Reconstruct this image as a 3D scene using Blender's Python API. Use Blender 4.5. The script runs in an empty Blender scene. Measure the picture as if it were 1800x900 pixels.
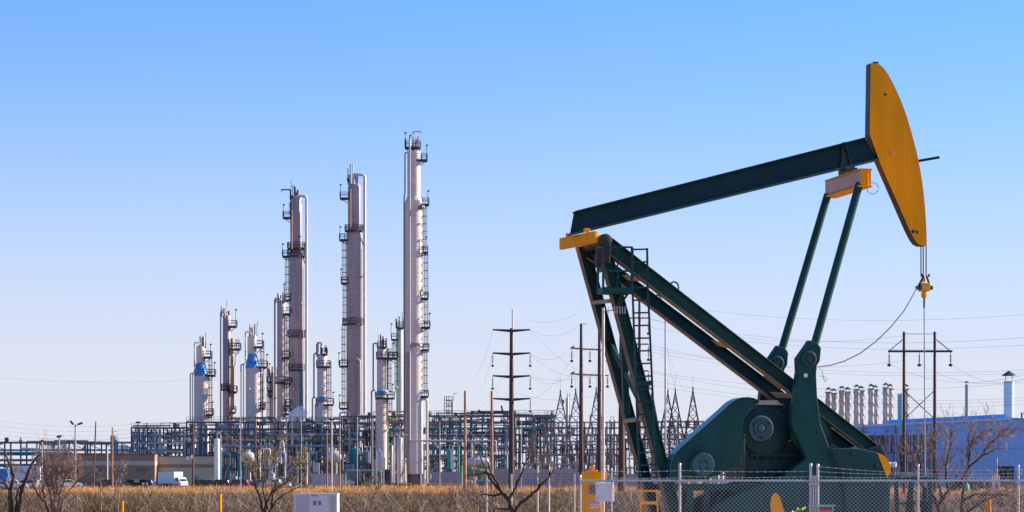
import bpy, math, random
import numpy as np
from mathutils import Vector, Matrix

R = math.radians
S = bpy.context.scene
COL = S.collection

# ------------------------------------------------------------------ camera, sky, sun, exposure
FP, CX, HY, HC = 4000.0, 900.0, 841.0, 2.0      # focal length (px of an 1800 px wide frame), centre, horizon row, eye height
cam = bpy.data.cameras.new('camera'); camo = bpy.data.objects.new('camera', cam); COL.objects.link(camo)
camo.location = (0, 0, HC); camo.rotation_euler = (R(90), 0, 0)
cam.sensor_width = 36; cam.lens = 36 * FP / 1800; cam.shift_y = (HY - 450) / 1800
cam.clip_start = 0.5; cam.clip_end = 60000
S.camera = camo
SUN_AZ, SUN_EL = 76.0, 27.0                       # degrees to the right of the view axis, and above the horizon
w = bpy.data.worlds.new('World'); S.world = w; w.use_nodes = True
nt = w.node_tree; nt.nodes.clear()
out = nt.nodes.new('ShaderNodeOutputWorld'); bg = nt.nodes.new('ShaderNodeBackground')
sky = nt.nodes.new('ShaderNodeTexSky'); sky.sky_type = 'NISHITA'; sky.sun_disc = False
sky.sun_elevation = R(SUN_EL); sky.sun_rotation = R(SUN_AZ)
sky.air_density = 1.0; sky.dust_density = 0.25; sky.ozone_density = 2.2; sky.altitude = 300
tc = nt.nodes.new('ShaderNodeTexCoord'); mp = nt.nodes.new('ShaderNodeMapping'); mp.inputs['Scale'].default_value = (1, 1, 2.6); mp.inputs['Location'].default_value = (0, 0, 0.18)
nm = nt.nodes.new('ShaderNodeVectorMath'); nm.operation = 'NORMALIZE'
hs = nt.nodes.new('ShaderNodeHueSaturation'); hs.inputs['Saturation'].default_value = 1.0
gm = nt.nodes.new('ShaderNodeMix'); gm.data_type = 'RGBA'; gm.blend_type = 'MULTIPLY'
gm.inputs[0].default_value = 1.0; gm.inputs[7].default_value = (0.53, 1.19, 1.58, 1)
nt.links.new(tc.outputs['Generated'], mp.inputs[0]); nt.links.new(mp.outputs[0], nm.inputs[0]); nt.links.new(nm.outputs[0], sky.inputs[0])
nt.links.new(sky.outputs[0], hs.inputs['Color']); nt.links.new(hs.outputs[0], gm.inputs[6])
# pale air low over the horizon, all the way round
sx = nt.nodes.new('ShaderNodeSeparateXYZ'); nt.links.new(tc.outputs['Generated'], sx.inputs[0])
hr = nt.nodes.new('ShaderNodeMapRange'); hr.inputs[1].default_value = 0.0; hr.inputs[2].default_value = 0.30; nt.links.new(sx.outputs['Z'], hr.inputs[0])
rp = nt.nodes.new('ShaderNodeValToRGB'); el = rp.color_ramp.elements; rp.color_ramp.interpolation = 'B_SPLINE'
el[0].position = 0; el[0].color = (1, 1, 1, 1); el[1].position = 1; el[1].color = (0, 0, 0, 1)
for p_, f_ in ((.16, .93), (.25, .80), (.34, .62), (.45, .40), (.57, .22), (.72, .10)):
    e_ = el.new(p_); e_.color = (f_, f_, f_, 1)
nt.links.new(hr.outputs[0], rp.inputs[0])
hz = nt.nodes.new('ShaderNodeMix'); hz.data_type = 'RGBA'; hz.inputs[7].default_value = (3.22, 3.24, 3.50, 1)
nt.links.new(rp.outputs[0], hz.inputs[0]); nt.links.new(gm.outputs[2], hz.inputs[6]); nt.links.new(hz.outputs[2], bg.inputs[0]); bg.inputs[1].default_value = 0.12
nt.links.new(bg.outputs[0], out.inputs[0])
sl = bpy.data.lights.new('sun', 'SUN'); sl.energy = 5.0; sl.angle = R(0.5); sl.color = (1.0, 0.85, 0.65)
so = bpy.data.objects.new('sun', sl); COL.objects.link(so)
d = Vector((math.sin(R(SUN_AZ)) * math.cos(R(SUN_EL)), math.cos(R(SUN_AZ)) * math.cos(R(SUN_EL)), math.sin(R(SUN_EL))))
so.rotation_euler = d.to_track_quat('Z', 'Y').to_euler(); so.location = (300, 100, 200)
S.view_settings.view_transform = 'Standard'; S.view_settings.look = 'None'
S.view_settings.gamma = 1; S.view_settings.exposure = 1.0
S.render.engine = 'CYCLES'; S.cycles.max_bounces = 6; S.cycles.volume_bounces = 5; S.cycles.transparent_max_bounces = 12

def X(px, D): return (px - CX) / FP * D
def Z(py, D): return HC + (HY - py) / FP * D
def P(px, py, D): return Vector((X(px, D), D, Z(py, D)))

# ------------------------------------------------------------------ materials
MATS = {}
def mat(name, col=None, rough=0.6, metal=0.0, var=0.18, scale=3.0, col2=None, thr=0.6, soft=0.12, bump=0.0, bands=None, spec=0.5, stretch=(1, 1, 1)):
    """principled paint with uneven tone; col2 = rust or dirt in noise patches; bands = seam every n metres up"""
    if name in MATS: return MATS[name]
    m = bpy.data.materials.new(name); m.use_nodes = True; t = m.node_tree; N = t.nodes; L = t.links
    b = N['Principled BSDF']; b.inputs['Metallic'].default_value = metal; b.inputs['Specular IOR Level'].default_value = spec
    g = N.new('ShaderNodeNewGeometry'); mpn = N.new('ShaderNodeMapping'); mpn.inputs['Scale'].default_value = stretch
    L.new(g.outputs['Position'], mpn.inputs[0])
    n1 = N.new('ShaderNodeTexNoise'); n1.inputs['Scale'].default_value = scale; n1.inputs['Detail'].default_value = 5
    L.new(mpn.outputs[0], n1.inputs['Vector'])
    r1 = N.new('ShaderNodeMapRange'); r1.inputs[1].default_value = 0.25; r1.inputs[2].default_value = 0.75
    r1.inputs[3].default_value = 1 - var; r1.inputs[4].default_value = 1 + var
    L.new(n1.outputs['Fac'], r1.inputs[0])
    mx = N.new('ShaderNodeMix'); mx.data_type = 'RGBA'; mx.blend_type = 'MULTIPLY'; mx.inputs[0].default_value = 1
    mx.inputs[6].default_value = (*col, 1); L.new(r1.outputs[0], mx.inputs[7])
    last = mx.outputs[2]
    if col2:
        n2 = N.new('ShaderNodeTexNoise'); n2.inputs['Scale'].default_value = scale * 1.7; n2.inputs['Detail'].default_value = 8
        n2.inputs['Roughness'].default_value = 0.65
        L.new(mpn.outputs[0], n2.inputs['Vector'])
        r2 = N.new('ShaderNodeMapRange'); r2.inputs[1].default_value = thr; r2.inputs[2].default_value = thr + soft
        L.new(n2.outputs['Fac'], r2.inputs[0])
        m2 = N.new('ShaderNodeMix'); m2.data_type = 'RGBA'; m2.inputs[7].default_value = (*col2, 1)
        L.new(r2.outputs[0], m2.inputs[0]); L.new(last, m2.inputs[6]); last = m2.outputs[2]
    if bands:
        wv = N.new('ShaderNodeTexWave'); wv.wave_type = 'BANDS'; wv.bands_direction = 'Z'; wv.inputs['Scale'].default_value = 0.314 / bands
        wv.inputs['Distortion'].default_value = 0.0
        L.new(g.outputs['Position'], wv.inputs[0])
        r3 = N.new('ShaderNodeMapRange'); r3.inputs[1].default_value = 0.0; r3.inputs[2].default_value = 0.09
        r3.inputs[3].default_value = 0.84; r3.inputs[4].default_value = 1.0
        L.new(wv.outputs['Fac'], r3.inputs[0])
        m3 = N.new('ShaderNodeMix'); m3.data_type = 'RGBA'; m3.blend_type = 'MULTIPLY'; m3.inputs[0].default_value = 1
        L.new(last, m3.inputs[6]); L.new(r3.outputs[0], m3.inputs[7]); last = m3.outputs[2]
    L.new(last, b.inputs['Base Color'])
    rr = N.new('ShaderNodeMapRange'); rr.inputs[3].default_value = max(0.05, rough - 0.12); rr.inputs[4].default_value = min(1, rough + 0.12)
    L.new(n1.outputs['Fac'], rr.inputs[0]); L.new(rr.outputs[0], b.inputs['Roughness'])
    if bump:
        bp = N.new('ShaderNodeBump'); bp.inputs['Strength'].default_value = 0.5; bp.inputs['Distance'].default_value = bump
        L.new(n1.outputs['Fac'], bp.inputs['Height']); L.new(bp.outputs[0], b.inputs['Normal'])
    MATS[name] = m; return m

PUMP = mat('pump green paint', (0.006, 0.056, 0.052), 0.52, 0, 0.35, 1.8, (0.022, 0.072, 0.064), 0.54, 0.25, spec=.22, stretch=(1, 1, .5))
BEAMM = mat('beam blue green paint', (0.002, 0.030, 0.044), 0.52, 0, 0.3, 1.4, (0.010, 0.048, 0.055), 0.56, 0.2, spec=.22, stretch=(1, 1, .5))
DARKM = mat('dark steel', (0.010, 0.022, 0.024), 0.5, 0, 0.2)
RUSTG = mat('rusty bearing steel', (0.05, 0.024, 0.018), 0.7, 0, 0.4, 9, (0.012, 0.04, 0.04), 0.48)
YEL = mat('safety yellow paint', (0.97, 0.35, 0.003), 0.6, 0, 0.12, 1.6, (0.84, 0.27, 0.006), 0.62, 0.14, spec=.15, stretch=(2.2, 2.2, .45))
YELD = mat('dusty yellow paint', (0.85, 0.33, 0.01), 0.6, 0, 0.2, 4, (0.35, 0.12, 0.04), 0.6)
PALEP = mat('sun bleached panel', (0.52, 0.36, 0.33), 0.6, 0, 0.15, 3, (0.7, 0.3, 0.05), 0.66, .1)
GALV = mat('galvanised steel', (0.55, 0.54, 0.55), 0.42, 0.45, 0.12, 8)
WIREM = mat('fence wire', (0.52, 0.50, 0.52), 0.4, 0.3, 0.1, 8)
CABLE = mat('black cable', (0.02, 0.02, 0.03), 0.6)
SHELL = mat('aluminium cladding', (0.44, 0.34, 0.34), 0.5, 0.12, 0.13, 0.25, (0.33, 0.25, 0.265), 0.56, 0.15, bands=1.15, stretch=(3, 3, 0.35))
SHELLL = mat('bright aluminium cladding', (0.62, 0.515, 0.495), 0.45, 0.12, 0.1, 0.3, (0.48, 0.395, 0.40), 0.58, 0.15, bands=1.1, stretch=(3, 3, 0.35))
SHELLD = mat('weathered cladding', (0.36, 0.28, 0.305), 0.45, 0.15, 0.22, 0.3, (0.24, 0.18, 0.20), 0.55, 0.15, bands=1.3, stretch=(3, 3, 0.3))
BLUEC = mat('blue painted cone', (0.05, 0.22, 0.55), 0.5, 0, 0.15, 0.8)
STEEL = mat('dark blue grey steelwork', (0.105, 0.10, 0.118), 0.6, 0, 0.35, 0.6)
STEEL2 = mat('violet grey steelwork', (0.18, 0.16, 0.19), 0.6, 0, 0.3, 0.6)
TEAL = mat('teal pipe paint', (0.02, 0.21, 0.25), 0.5, 0, 0.2, 0.8)
BLUP = mat('light blue pipe paint', (0.17, 0.28, 0.38), 0.5, 0, 0.2, 0.8)
CREAM = mat('cream insulation', (0.62, 0.54, 0.47), 0.5, 0.1, 0.15, 0.8)
LAV = mat('pale grey insulation', (0.46, 0.43, 0.48), 0.5, 0.2, 0.12, 0.8)
RUSTP = mat('rust red pipe', (0.25, 0.09, 0.05), 0.7, 0, 0.25, 0.8)
GREENP = mat('green equipment paint', (0.08, 0.26, 0.16), 0.6, 0, 0.2, 0.8)
ORNG = mat('rust streaked cladding', (0.50, 0.27, 0.14), 0.55, 0.1, 0.25, 0.5, (0.28, 0.12, 0.06), 0.52)
WHITEP = mat('white paint', (0.78, 0.77, 0.76), 0.45, 0, 0.06, 0.8)
CONC = mat('concrete', (0.34, 0.32, 0.31), 0.9, 0, 0.15, 0.7, bump=0.01)
WALLP = mat('pale concrete wall', (0.44, 0.40, 0.42), 0.9, 0, 0.12, 0.5)
WOOD = mat('weathered pole timber', (0.13, 0.06, 0.04), 0.85, 0, 0.3, 1.6, (0.24, 0.13, 0.09), 0.55, stretch=(3, 3, 0.3))
WOODL = mat('pale pole timber', (0.40, 0.21, 0.13), 0.85, 0, 0.25, 1.5, (0.24, 0.09, 0.05), 0.52, stretch=(3, 3, 0.3))
CORT = mat('weathering steel pole', (0.062, 0.026, 0.028), 0.7, 0, 0.15, 0.7)
GREYP = mat('grey painted pole', (0.42, 0.40, 0.42), 0.5, 0.3, 0.1)
REDM = mat('red marker', (0.6, 0.03, 0.03), 0.5)
GLASSD = mat('dark vehicle glass', (0.02, 0.03, 0.04), 0.12, 0, 0.1)
TYRE = mat('tyre rubber', (0.015, 0.015, 0.015), 0.9)
BARK = mat('dark dead bark', (0.05, 0.03, 0.022), 0.9, 0, 0.35, 8, (0.26, 0.19, 0.14), 0.56, bump=.004)
TWIG = mat('grey brown twigs', (0.22, 0.13, 0.09), 0.9, 0, 0.4, 5, (0.46, 0.34, 0.28), 0.5)

# ------------------------------------------------------------------ mesh builder
class MB:
    def __init__(s): s.v = []; s.f = []
    def add(s, vs, fs):
        o = len(s.v); s.v += [tuple(q) for q in vs]; s.f += [tuple(i + o for i in f) for f in fs]; return s
    def box(s, c, d, rz=0.0):
        cr, sr = math.cos(rz), math.sin(rz); vs = []
        for dz in (-.5, .5):
            for dx, dy in ((-.5, -.5), (.5, -.5), (.5, .5), (-.5, .5)):
                x, y = dx * d[0], dy * d[1]; vs.append((c[0] + x * cr - y * sr, c[1] + x * sr + y * cr, c[2] + dz * d[2]))
        return s.add(vs, [(3, 2, 1, 0), (4, 5, 6, 7), (0, 1, 5, 4), (1, 2, 6, 5), (2, 3, 7, 6), (3, 0, 4, 7)])
    def bx(s, x0, x1, y0, y1, z0, z1): return s.box(((x0 + x1) / 2, (y0 + y1) / 2, (z0 + z1) / 2), (abs(x1 - x0), abs(y1 - y0), abs(z1 - z0)))
    def bar(s, a, b, w, h=None, up=None):
        """rectangular bar from a to b, w across, h along up"""
        a = Vector(a); b = Vector(b); h = h or w; t = (b - a)
        if t.length < 1e-6: return s
        t.normalize(); u = Vector(up) if up else (Vector((0, 0, 1)) if abs(t.z) < .9 else Vector((0, 1, 0)))
        x = t.cross(u).normalized(); y = x.cross(t).normalized(); vs = []
        for p in (a, b):
            for i, j in ((-.5, -.5), (.5, -.5), (.5, .5), (-.5, .5)): vs.append(p + x * w * i + y * h * j)
        return s.add(vs, [(3, 2, 1, 0), (4, 5, 6, 7), (0, 1, 5, 4), (1, 2, 6, 5), (2, 3, 7, 6), (3, 0, 4, 7)])
    def tube(s, pts, r, n=8, caps=True):
        pts = [Vector(p) for p in pts]; m = len(pts)
        rs = r if isinstance(r, (list, tuple)) else [r] * m
        t0 = (pts[1] - pts[0]).normalized(); u = Vector((0, 0, 1)) if abs(t0.z) < .9 else Vector((1, 0, 0))
        x = t0.cross(u).normalized(); vs = []
        for i, p in enumerate(pts):
            t = (pts[min(i + 1, m - 1)] - pts[max(i - 1, 0)]).normalized()
            x = (x - t * x.dot(t)); x = x.normalized() if x.length > 1e-6 else t.orthogonal().normalized(); y = t.cross(x)
            for k in range(n):
                a = 2 * math.pi * k / n; vs.append(p + (x * math.cos(a) + y * math.sin(a)) * rs[i])
        fs = [(i * n + k, i * n + (k + 1) % n, (i + 1) * n + (k + 1) % n, (i + 1) * n + k) for i in range(m - 1) for k in range(n)]
        if caps: fs += [tuple(range(n - 1, -1, -1)), tuple((m - 1) * n + k for k in range(n))]
        return s.add(vs, fs)
    def lathe(s, c, prof, n=24, axis='z'):
        vs = []
        for r, z in prof:
            for k in range(n):
                a = 2 * math.pi * k / n; p = (r * math.cos(a), r * math.sin(a), z)
                if axis == 'y': p = (p[0], p[2], p[1])
                if axis == 'x': p = (p[2], p[0], p[1])
                vs.append((c[0] + p[0], c[1] + p[1], c[2] + p[2]))
        m = len(prof)
        fs = [(i * n + k, i * n + (k + 1) % n, (i + 1) * n + (k + 1) % n, (i + 1) * n + k) for i in range(m - 1) for k in range(n)]
        fs += [tuple(range(n - 1, -1, -1)), tuple((m - 1) * n + k for k in range(n))]
        if axis == 'y': fs = [f[::-1] for f in fs]
        return s.add(vs, fs)
    def prism(s, poly, w0, w1, ax='xz'):
        """poly of (a, z) extruded along local y from w0 to w1"""
        n = len(poly); ar = sum(poly[i][0] * poly[(i + 1) % n][1] - poly[(i + 1) % n][0] * poly[i][1] for i in range(n))
        if ar < 0: poly = poly[::-1]
        vs = [(a, w0, z) for a, z in poly] + [(a, w1, z) for a, z in poly]
        fs = [tuple(range(n)), tuple(range(2 * n - 1, n - 1, -1))] + [(i, i + n, (i + 1) % n + n, (i + 1) % n) for i in range(n)]
        return s.add(vs, fs)
    def build(s, name, m, parent=None, local=False, smooth=None, bevel=0):
        if not s.v: return None
        rt_ = parent
        while rt_ is not None and rt_.parent is not None: rt_ = rt_.parent
        o0 = Vector((0, 0, 0)) if (local or parent is None) else ORG.get(rt_.name, Vector((0, 0, 0)))
        me = bpy.data.meshes.new(name); me.from_pydata([(v[0] - o0.x, v[1] - o0.y, v[2] - o0.z) for v in s.v], [], s.f)
        me.materials.append(m); o = bpy.data.objects.new(name, me); COL.objects.link(o)
        if smooth:
            me.polygons.foreach_set('use_smooth', [True] * len(me.polygons)); me.update()
            try: me.set_sharp_from_angle(angle=R(smooth if smooth > 1 else 40))
            except Exception: pass
        if bevel:
            b = o.modifiers.new('bevel', 'BEVEL'); b.width = bevel; b.segments = 2; b.limit_method = 'ANGLE'
        if parent is not None: o.parent = parent
        else:
            # put the origin at the base of the mesh
            xs = np.array(s.v); c = Vector(((xs[:, 0].min() + xs[:, 0].max()) / 2, (xs[:, 1].min() + xs[:, 1].max()) / 2, xs[:, 2].min()))
            me.transform(Matrix.Translation(-c)); o.location = c
        return o

ORG = {}
def tag(o, label=None, cat=None, group=None, kind=None):
    if label: o['label'] = label
    if cat: o['category'] = cat
    if group: o['group'] = group
    if kind: o['kind'] = kind
    return o
def thing(name, loc, label, cat, group=None, rz=0.0):
    o = bpy.data.objects.new(name, None); COL.objects.link(o); o.location = loc; o.rotation_euler = (0, 0, rz)
    o.empty_display_size = 0.2
    ORG[o.name] = Vector(loc); return tag(o, label, cat, group)
def copy_thing(src, loc, rz=None, label=None):
    r = src.copy(); COL.objects.link(r); r.location = loc
    if rz is not None: r.rotation_euler = (0, 0, rz)
    if label: r['label'] = label
    for ch in src.children:
        c = ch.copy(); COL.objects.link(c); c.parent = r
        for g in ch.children:
            e = g.copy(); COL.objects.link(e); e.parent = c
    return r
def text(body, name, size, loc, m, parent, rz=0.0):
    cu = bpy.data.curves.new(name, 'FONT'); cu.body = body; cu.size = size; cu.align_x = 'CENTER'; cu.align_y = 'CENTER'; cu.extrude = 0.002
    cu.materials.append(m); o = bpy.data.objects.new(name, cu); COL.objects.link(o); o.parent = parent
    o.location = loc; o.rotation_euler = (R(90), 0, rz); return o

# ------------------------------------------------------------------ ground
def ground_material():
    m = bpy.data.materials.new('dry ground'); m.use_nodes = True; N = m.node_tree.nodes; L = m.node_tree.links; b = N['Principled BSDF']
    g = N.new('ShaderNodeNewGeometry'); n = N.new('ShaderNodeTexNoise'); n.inputs['Scale'].default_value = 0.06; n.inputs['Detail'].default_value = 9
    mpn = N.new('ShaderNodeMapping'); mpn.inputs['Scale'].default_value = (1, 0.35, 1)
    L.new(g.outputs['Position'], mpn.inputs[0]); L.new(mpn.outputs[0], n.inputs['Vector'])
    cr = N.new('ShaderNodeValToRGB'); e = cr.color_ramp.elements
    e[0].position = .35; e[0].color = (.19, .075, .045, 1); e[1].position = .5; e[1].color = (.30, .17, .075, 1)
    x = e.new(.62); x.color = (.38, .24, .10, 1); x = e.new(.75); x.color = (.20, .17, .06, 1)
    L.new(n.outputs['Fac'], cr.inputs[0])
    # a band of bare red soil along the disturbed bank
    sp = N.new('ShaderNodeSeparateXYZ'); L.new(g.outputs['Position'], sp.inputs[0])
    ad = N.new('ShaderNodeMath'); ad.operation = 'MULTIPLY_ADD'; L.new(n.outputs['Fac'], ad.inputs[0]); ad.inputs[1].default_value = 140
    L.new(sp.outputs['Y'], ad.inputs[2])
    r2 = N.new('ShaderNodeValToRGB'); q = r2.color_ramp.elements; q[0].position = .0; q[0].color = (0, 0, 0, 1); q[1].position = 1; q[1].color = (0, 0, 0, 1)
    for p_, c_ in ((.40, 0), (.46, 1), (.56, 1), (.62, 0)):
        y = q.new(p_); y.color = (c_, c_, c_, 1)
    mr = N.new('ShaderNodeMapRange'); mr.inputs[1].default_value = 60; mr.inputs[2].default_value = 560; L.new(ad.outputs[0], mr.inputs[0]); L.new(mr.outputs[0], r2.inputs[0])
    mx = N.new('ShaderNodeMix'); mx.data_type = 'RGBA'; L.new(r2.outputs[0], mx.inputs[0]); L.new(cr.outputs[0], mx.inputs[6]); mx.inputs[7].default_value = (.30, .11, .07, 1)
    L.new(mx.outputs[2], b.inputs['Base Color']); b.inputs['Roughness'].default_value = 1
    n2 = N.new('ShaderNodeTexNoise'); n2.inputs['Scale'].default_value = 2; n2.inputs['Detail'].default_value = 6; L.new(g.outputs['Position'], n2.inputs['Vector'])
    bp = N.new('ShaderNodeBump'); bp.inputs['Distance'].default_value = .15; L.new(n2.outputs['Fac'], bp.inputs['Height']); L.new(bp.outputs[0], b.inputs['Normal'])
    return m
gm_ = MB(); G = 25000
gm_.add([(-G, -G, 0), (G, -G, 0), (G, G, 0), (-G, G, 0)], [(0, 1, 2, 3)])
gr = gm_.build('ground', ground_material()); tag(gr, kind='structure')
yard = MB().bx(-190, 260, 512, 760, -.1, .012).build('plant_yard', mat('yard gravel', (.30, .26, .25), .95, 0, .2, .4)); tag(yard, kind='structure')
lot = MB().bx(-125, -40, 455, 492, -.1, .010).build('parking_lot', mat('lot asphalt', (.10, .095, .09), .9, 0, .2, .4)); tag(lot, kind='structure')
pad = MB().bx(1.0, 16.5, 53, 68, -.2, .06).build('gravel_pad', mat('caliche pad', (.42, .33, .25), .95, 0, .2, 2, (.30, .2, .13), .55, bump=.03)); tag(pad, kind='structure')
# ------------------------------------------------------------------ pumpjack
PH = R(14.0); PO = Vector((6.0, 60.0, 0.0)); PU = Vector((math.cos(PH), math.sin(PH), 0)); PV = Vector((-math.sin(PH), math.cos(PH), 0))
def L2(px, py, wv=0.0):
    """place on the vertical plane w metres beyond the unit's centre plane -> local (along, up)"""
    r = Vector(((px - CX) / FP, 1.0, (HY - py) / FP)); t = (PO.dot(PV) + wv) / r.dot(PV)
    q = r * t; return ((q - PO).dot(PU), HC + q.z)
def L3(px, py, wv): a, z = L2(px, py, wv); return (a, wv, z)
def poly(pts, wv): return [L2(x, y, wv) for x, y in pts]
PJ = thing('pump_jack', PO, 'big dark green oil pumpjack with yellow horse head nodding behind the fence', 'pumpjack', rz=PH)
def pj(mb, name, m, parent=PJ, smooth=None, bevel=0.012): return mb.build(name, m, parent, local=True, smooth=smooth, bevel=bevel)
def ibar(mb, p0, p1, depth, fl, tf=.03, tw=.03):
    """I-section in the a-z plane, web in that plane, flanges across"""
    p0 = Vector(p0); p1 = Vector(p1); t = (p1 - p0).normalized(); nrm = Vector((-t.z, 0, t.x))
    mb.bar(p0, p1, tw, depth - 2 * tf, nrm)
    for s in (-1, 1):
        o = nrm * s * (depth / 2 - tf / 2); mb.bar(p0 + o, p1 + o, fl, tf, nrm)

# walking beam
wp = [(1013, 370), (1525, 240), (1547, 281), (1005, 413)]
q = poly(wp, -.2); mb = MB(); mb.prism(q, -.03, .03)
def edge_strip(mb, a, b, th, w0, w1, side):
    a = Vector((a[0], 0, a[1])); b = Vector((b[0], 0, b[1])); t = (b - a).normalized(); n_ = Vector((-t.z, 0, t.x)) * side * th
    pl = [(a.x, a.z), (b.x, b.z), (b.x + n_.x, b.z + n_.z), (a.x + n_.x, a.z + n_.z)]; mb.prism(pl, w0, w1)
edge_strip(mb, q[0], q[1], .045, -.2, .2, -1); MBF = MB(); edge_strip(MBF, q[3], q[2], .05, -.2, .2, 1)
mb.prism(poly([(1485, 250), (1489, 249), (1500, 291), (1496, 292)], -.2), -.185, .185)     # stiffener
beam = pj(mb, 'walking_beam', BEAMM); pj(MBF, 'lower_flange', mat('ground lit green flange', (.012, .075, .075), .55), beam)  # lower flange painted a lighter green for its ground-lit underside
mb = MB(); mb.prism(poly([(1481, 250), (1488, 249), (1499, 290), (1478, 296)], -.12), -.10, -.034)
pj(mb, 'gusset', DARKM, beam)
mb = MB()
for k in range(9):
    a, z = L2(1025 + k * 1.2, 378 + k * 4, -.03); pj(MB().lathe((a, -.045, z), [(.016, -.01), (.016, .01)], 6, 'y'), 'bolt', DARKM, beam, bevel=0)

# horse head
hf = [(1531, 111), (1545, 113), (1553, 120), (1561, 131), (1571, 150), (1582, 174), (1593, 203), (1603, 237), (1611, 268), (1618, 303), (1623, 338), (1626, 372), (1628, 405), (1628.5, 432),
      (1619, 431.5), (1612, 427), (1606, 418), (1598, 402), (1545, 281), (1529, 236)]
hd = MB().prism(poly(hf, -.17), -.175, -.155)
near = pj(hd, 'head_plate', YEL, bevel=.006)
q = poly(hf, -.17); pj(MB().prism(q, .155, .175), 'head_plate', YEL, bevel=.006)
mb = MB()
for i in range(13): a, b = q[i], q[i + 1]; mb.add([(a[0], -.19, a[1]), (b[0], -.19, b[1]), (b[0], .19, b[1]), (a[0], .19, a[1]), (a[0] - .03, -.15, a[1] - .005), (b[0] - .03, -.15, b[1] - .005), (b[0] - .03, .15, b[1] - .005), (a[0] - .03, .15, a[1] - .005)], [(0, 1, 2, 3), (7, 6, 5, 4), (0, 4, 5, 1), (2, 6, 7, 3)])
pj(mb, 'head_track', YELD, bevel=0)
mb = MB()
rear = q[14:] + [q[0]]
for i in range(len(rear) - 1):
    a, b = rear[i], rear[i + 1]; edge_strip(mb, a, b, .025, -.153, .153, -1)
hb = pj(mb, 'head_back', DARKM, bevel=0)
mb = MB()
for (x0, y0), (x1, y1) in (((1555, 303), (1563, 322)), ((1585, 371), (1592, 388)), ((1529, 195), (1529, 198)), ((1531, 233), (1534, 237))):
    pj(MB().bar(L3(x0 - 1.4, y0, 0), L3(x1 - 1.4, y1, 0), .30, .05, (1, 0, .3)), 'head_stiffener', mat('weathered grey steel', (.12, .12, .12), .7), hb, bevel=0)
mb = MB()
for x, y, r in ((1556, 166, .038), (1612, 408, .04), (1605, 407, .05)):
    a, z = L2(x, y, -.177); pj(MB().lathe((a, -.18, z), [(r, -.004), (r, .004)], 14, 'y'), 'pin_hole', DARKM, near, bevel=0)
mb = MB(); a, z = L2(1566, 268, -.18); mb.box((a, -.185, z), (.14, .02, .17))
pj(mb, 'latch_plate', YELD, near, bevel=.008)
a, z = L2(1539, 110.5, 0); pj(MB().box((a, 0, z), (.14, .12, .04)), 'top_lug', DARKM, near, bevel=.004)
pj(MB().bar(L3(1614, 283, 0), L3(1651, 276.5, 0), .07, .07), 'head_bar', BEAMM)
mb = MB()
for k in range(5): a, z = L2(1611 + k * .8, 281 + k * 3.6, -.2); mb.box((a, -.19, z), (.10, .02, .02))
pj(mb, 'bracket', YELD, near, bevel=0)

# tail bracket and bearing
mb = MB(); mb.prism(poly([(1018, 417), (1049, 405.5), (1050, 427), (1019, 438)], -.4)[0:4], -.6, .5)
q = [L3(985, 419, 1.0), L3(1048, 405.5, -1.0), L3(1049.5, 427, -1.0), L3(987, 439, 1.0)]
mb = MB(); mb.bar(((q[0][0] + q[3][0]) / 2, 1.0, (q[0][2] + q[3][2]) / 2), ((q[1][0] + q[2][0]) / 2, -1.0, (q[1][2] + q[2][2]) / 2), .10, .30)
tb = pj(mb, 'tail_bracket', YEL)
for lx_, ly_, lw_ in ((1031, 405, -.3), (1000, 413, .6)): a, z = L2(lx_, ly_, lw_); pj(MB().box((a, lw_, z), (.15, .1, .10)), 'lug', YEL, tb)
mb = MB(); a, z = L2(1060, 424, -.8); mb.lathe((a, -.8, z), [(.08, -.32), (.16, -.3), (.17, -.2), (.17, .2), (.16, .3), (.08, .32)], 20, 'y')
mb.box((a, -.8, z - .22), (.30, .36, .30)); mb.box((a - .02, -.8, z - .46), (.34, .3, .24))
a2, z2 = L2(1060, 424, -.8); mb.lathe((a2, 0, z2), [(.13, -.6), (.13, .85)], 16, 'y')
pj(mb, 'saddle_bearing', RUSTG, smooth=40)

# samson post: two steep front legs, two long rear legs
def leg(top_l, top_r, bot_l, bot_r, wv):
    mb = MB(); hw = .13
    web = poly([top_l, top_r, bot_r, bot_l], wv)
    mb.prism(web, wv - .02, wv + .02)
    FL_ = MB(); edge_strip(FL_, web[0], web[3], .03, wv - hw, wv + hw, 1); mb.fl = FL_; edge_strip(mb, web[1], web[2], .03, wv - hw, wv + hw, -1)
    return mb
LW = .78
BOUNCE = mat('ground lit tan flange', (.20, .135, .075), .8, 0, .3, 3, (.05, .06, .04), .6)  # light bounced from the ground onto the leg flanges, put into their colour
ml = leg((1051, 436), (1072, 436), (1173, 901), (1196, 901), -LW); nl = pj(ml, 'front_leg', PUMP); pj(ml.fl, 'flange', BOUNCE, nl)
ml = leg((1013, 434), (1034, 432), (1142, 901), (1160, 901), LW); fl = pj(ml, 'front_leg', BEAMM); pj(ml.fl, 'flange', BOUNCE, fl)
for g, (tl, tr_, bl, br, wv) in enumerate((((1173, 901), (1196, 901), (1189, 962), (1212, 962), -LW), ((1142, 901), (1160, 901), (1159, 960), (1178, 960), LW))):
    pj(leg(tl, tr_, bl, br, wv), 'leg_foot', PUMP, nl if g == 0 else fl)
def rearleg(x0, y0, x1, y1, x2, y2, x3, y3, wv, m):
    q = poly([(x0, y0), (x1, y1), (x2, y2), (x3, y3)], wv); mb = MB().prism(q, wv - .015, wv + .015)
    edge_strip(mb, q[0], q[1], .03, wv - .14, wv + .14, -1); o = pj(mb, 'rear_leg', m); mb = MB(); edge_strip(mb, q[3], q[2], .03, wv - .14, wv + .14, 1); pj(mb, 'flange', BOUNCE, o)
    return o
rl = rearleg(1064, 411, 1545, 786, 1533, 803, 1062, 443, -LW, PUMP)
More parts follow.
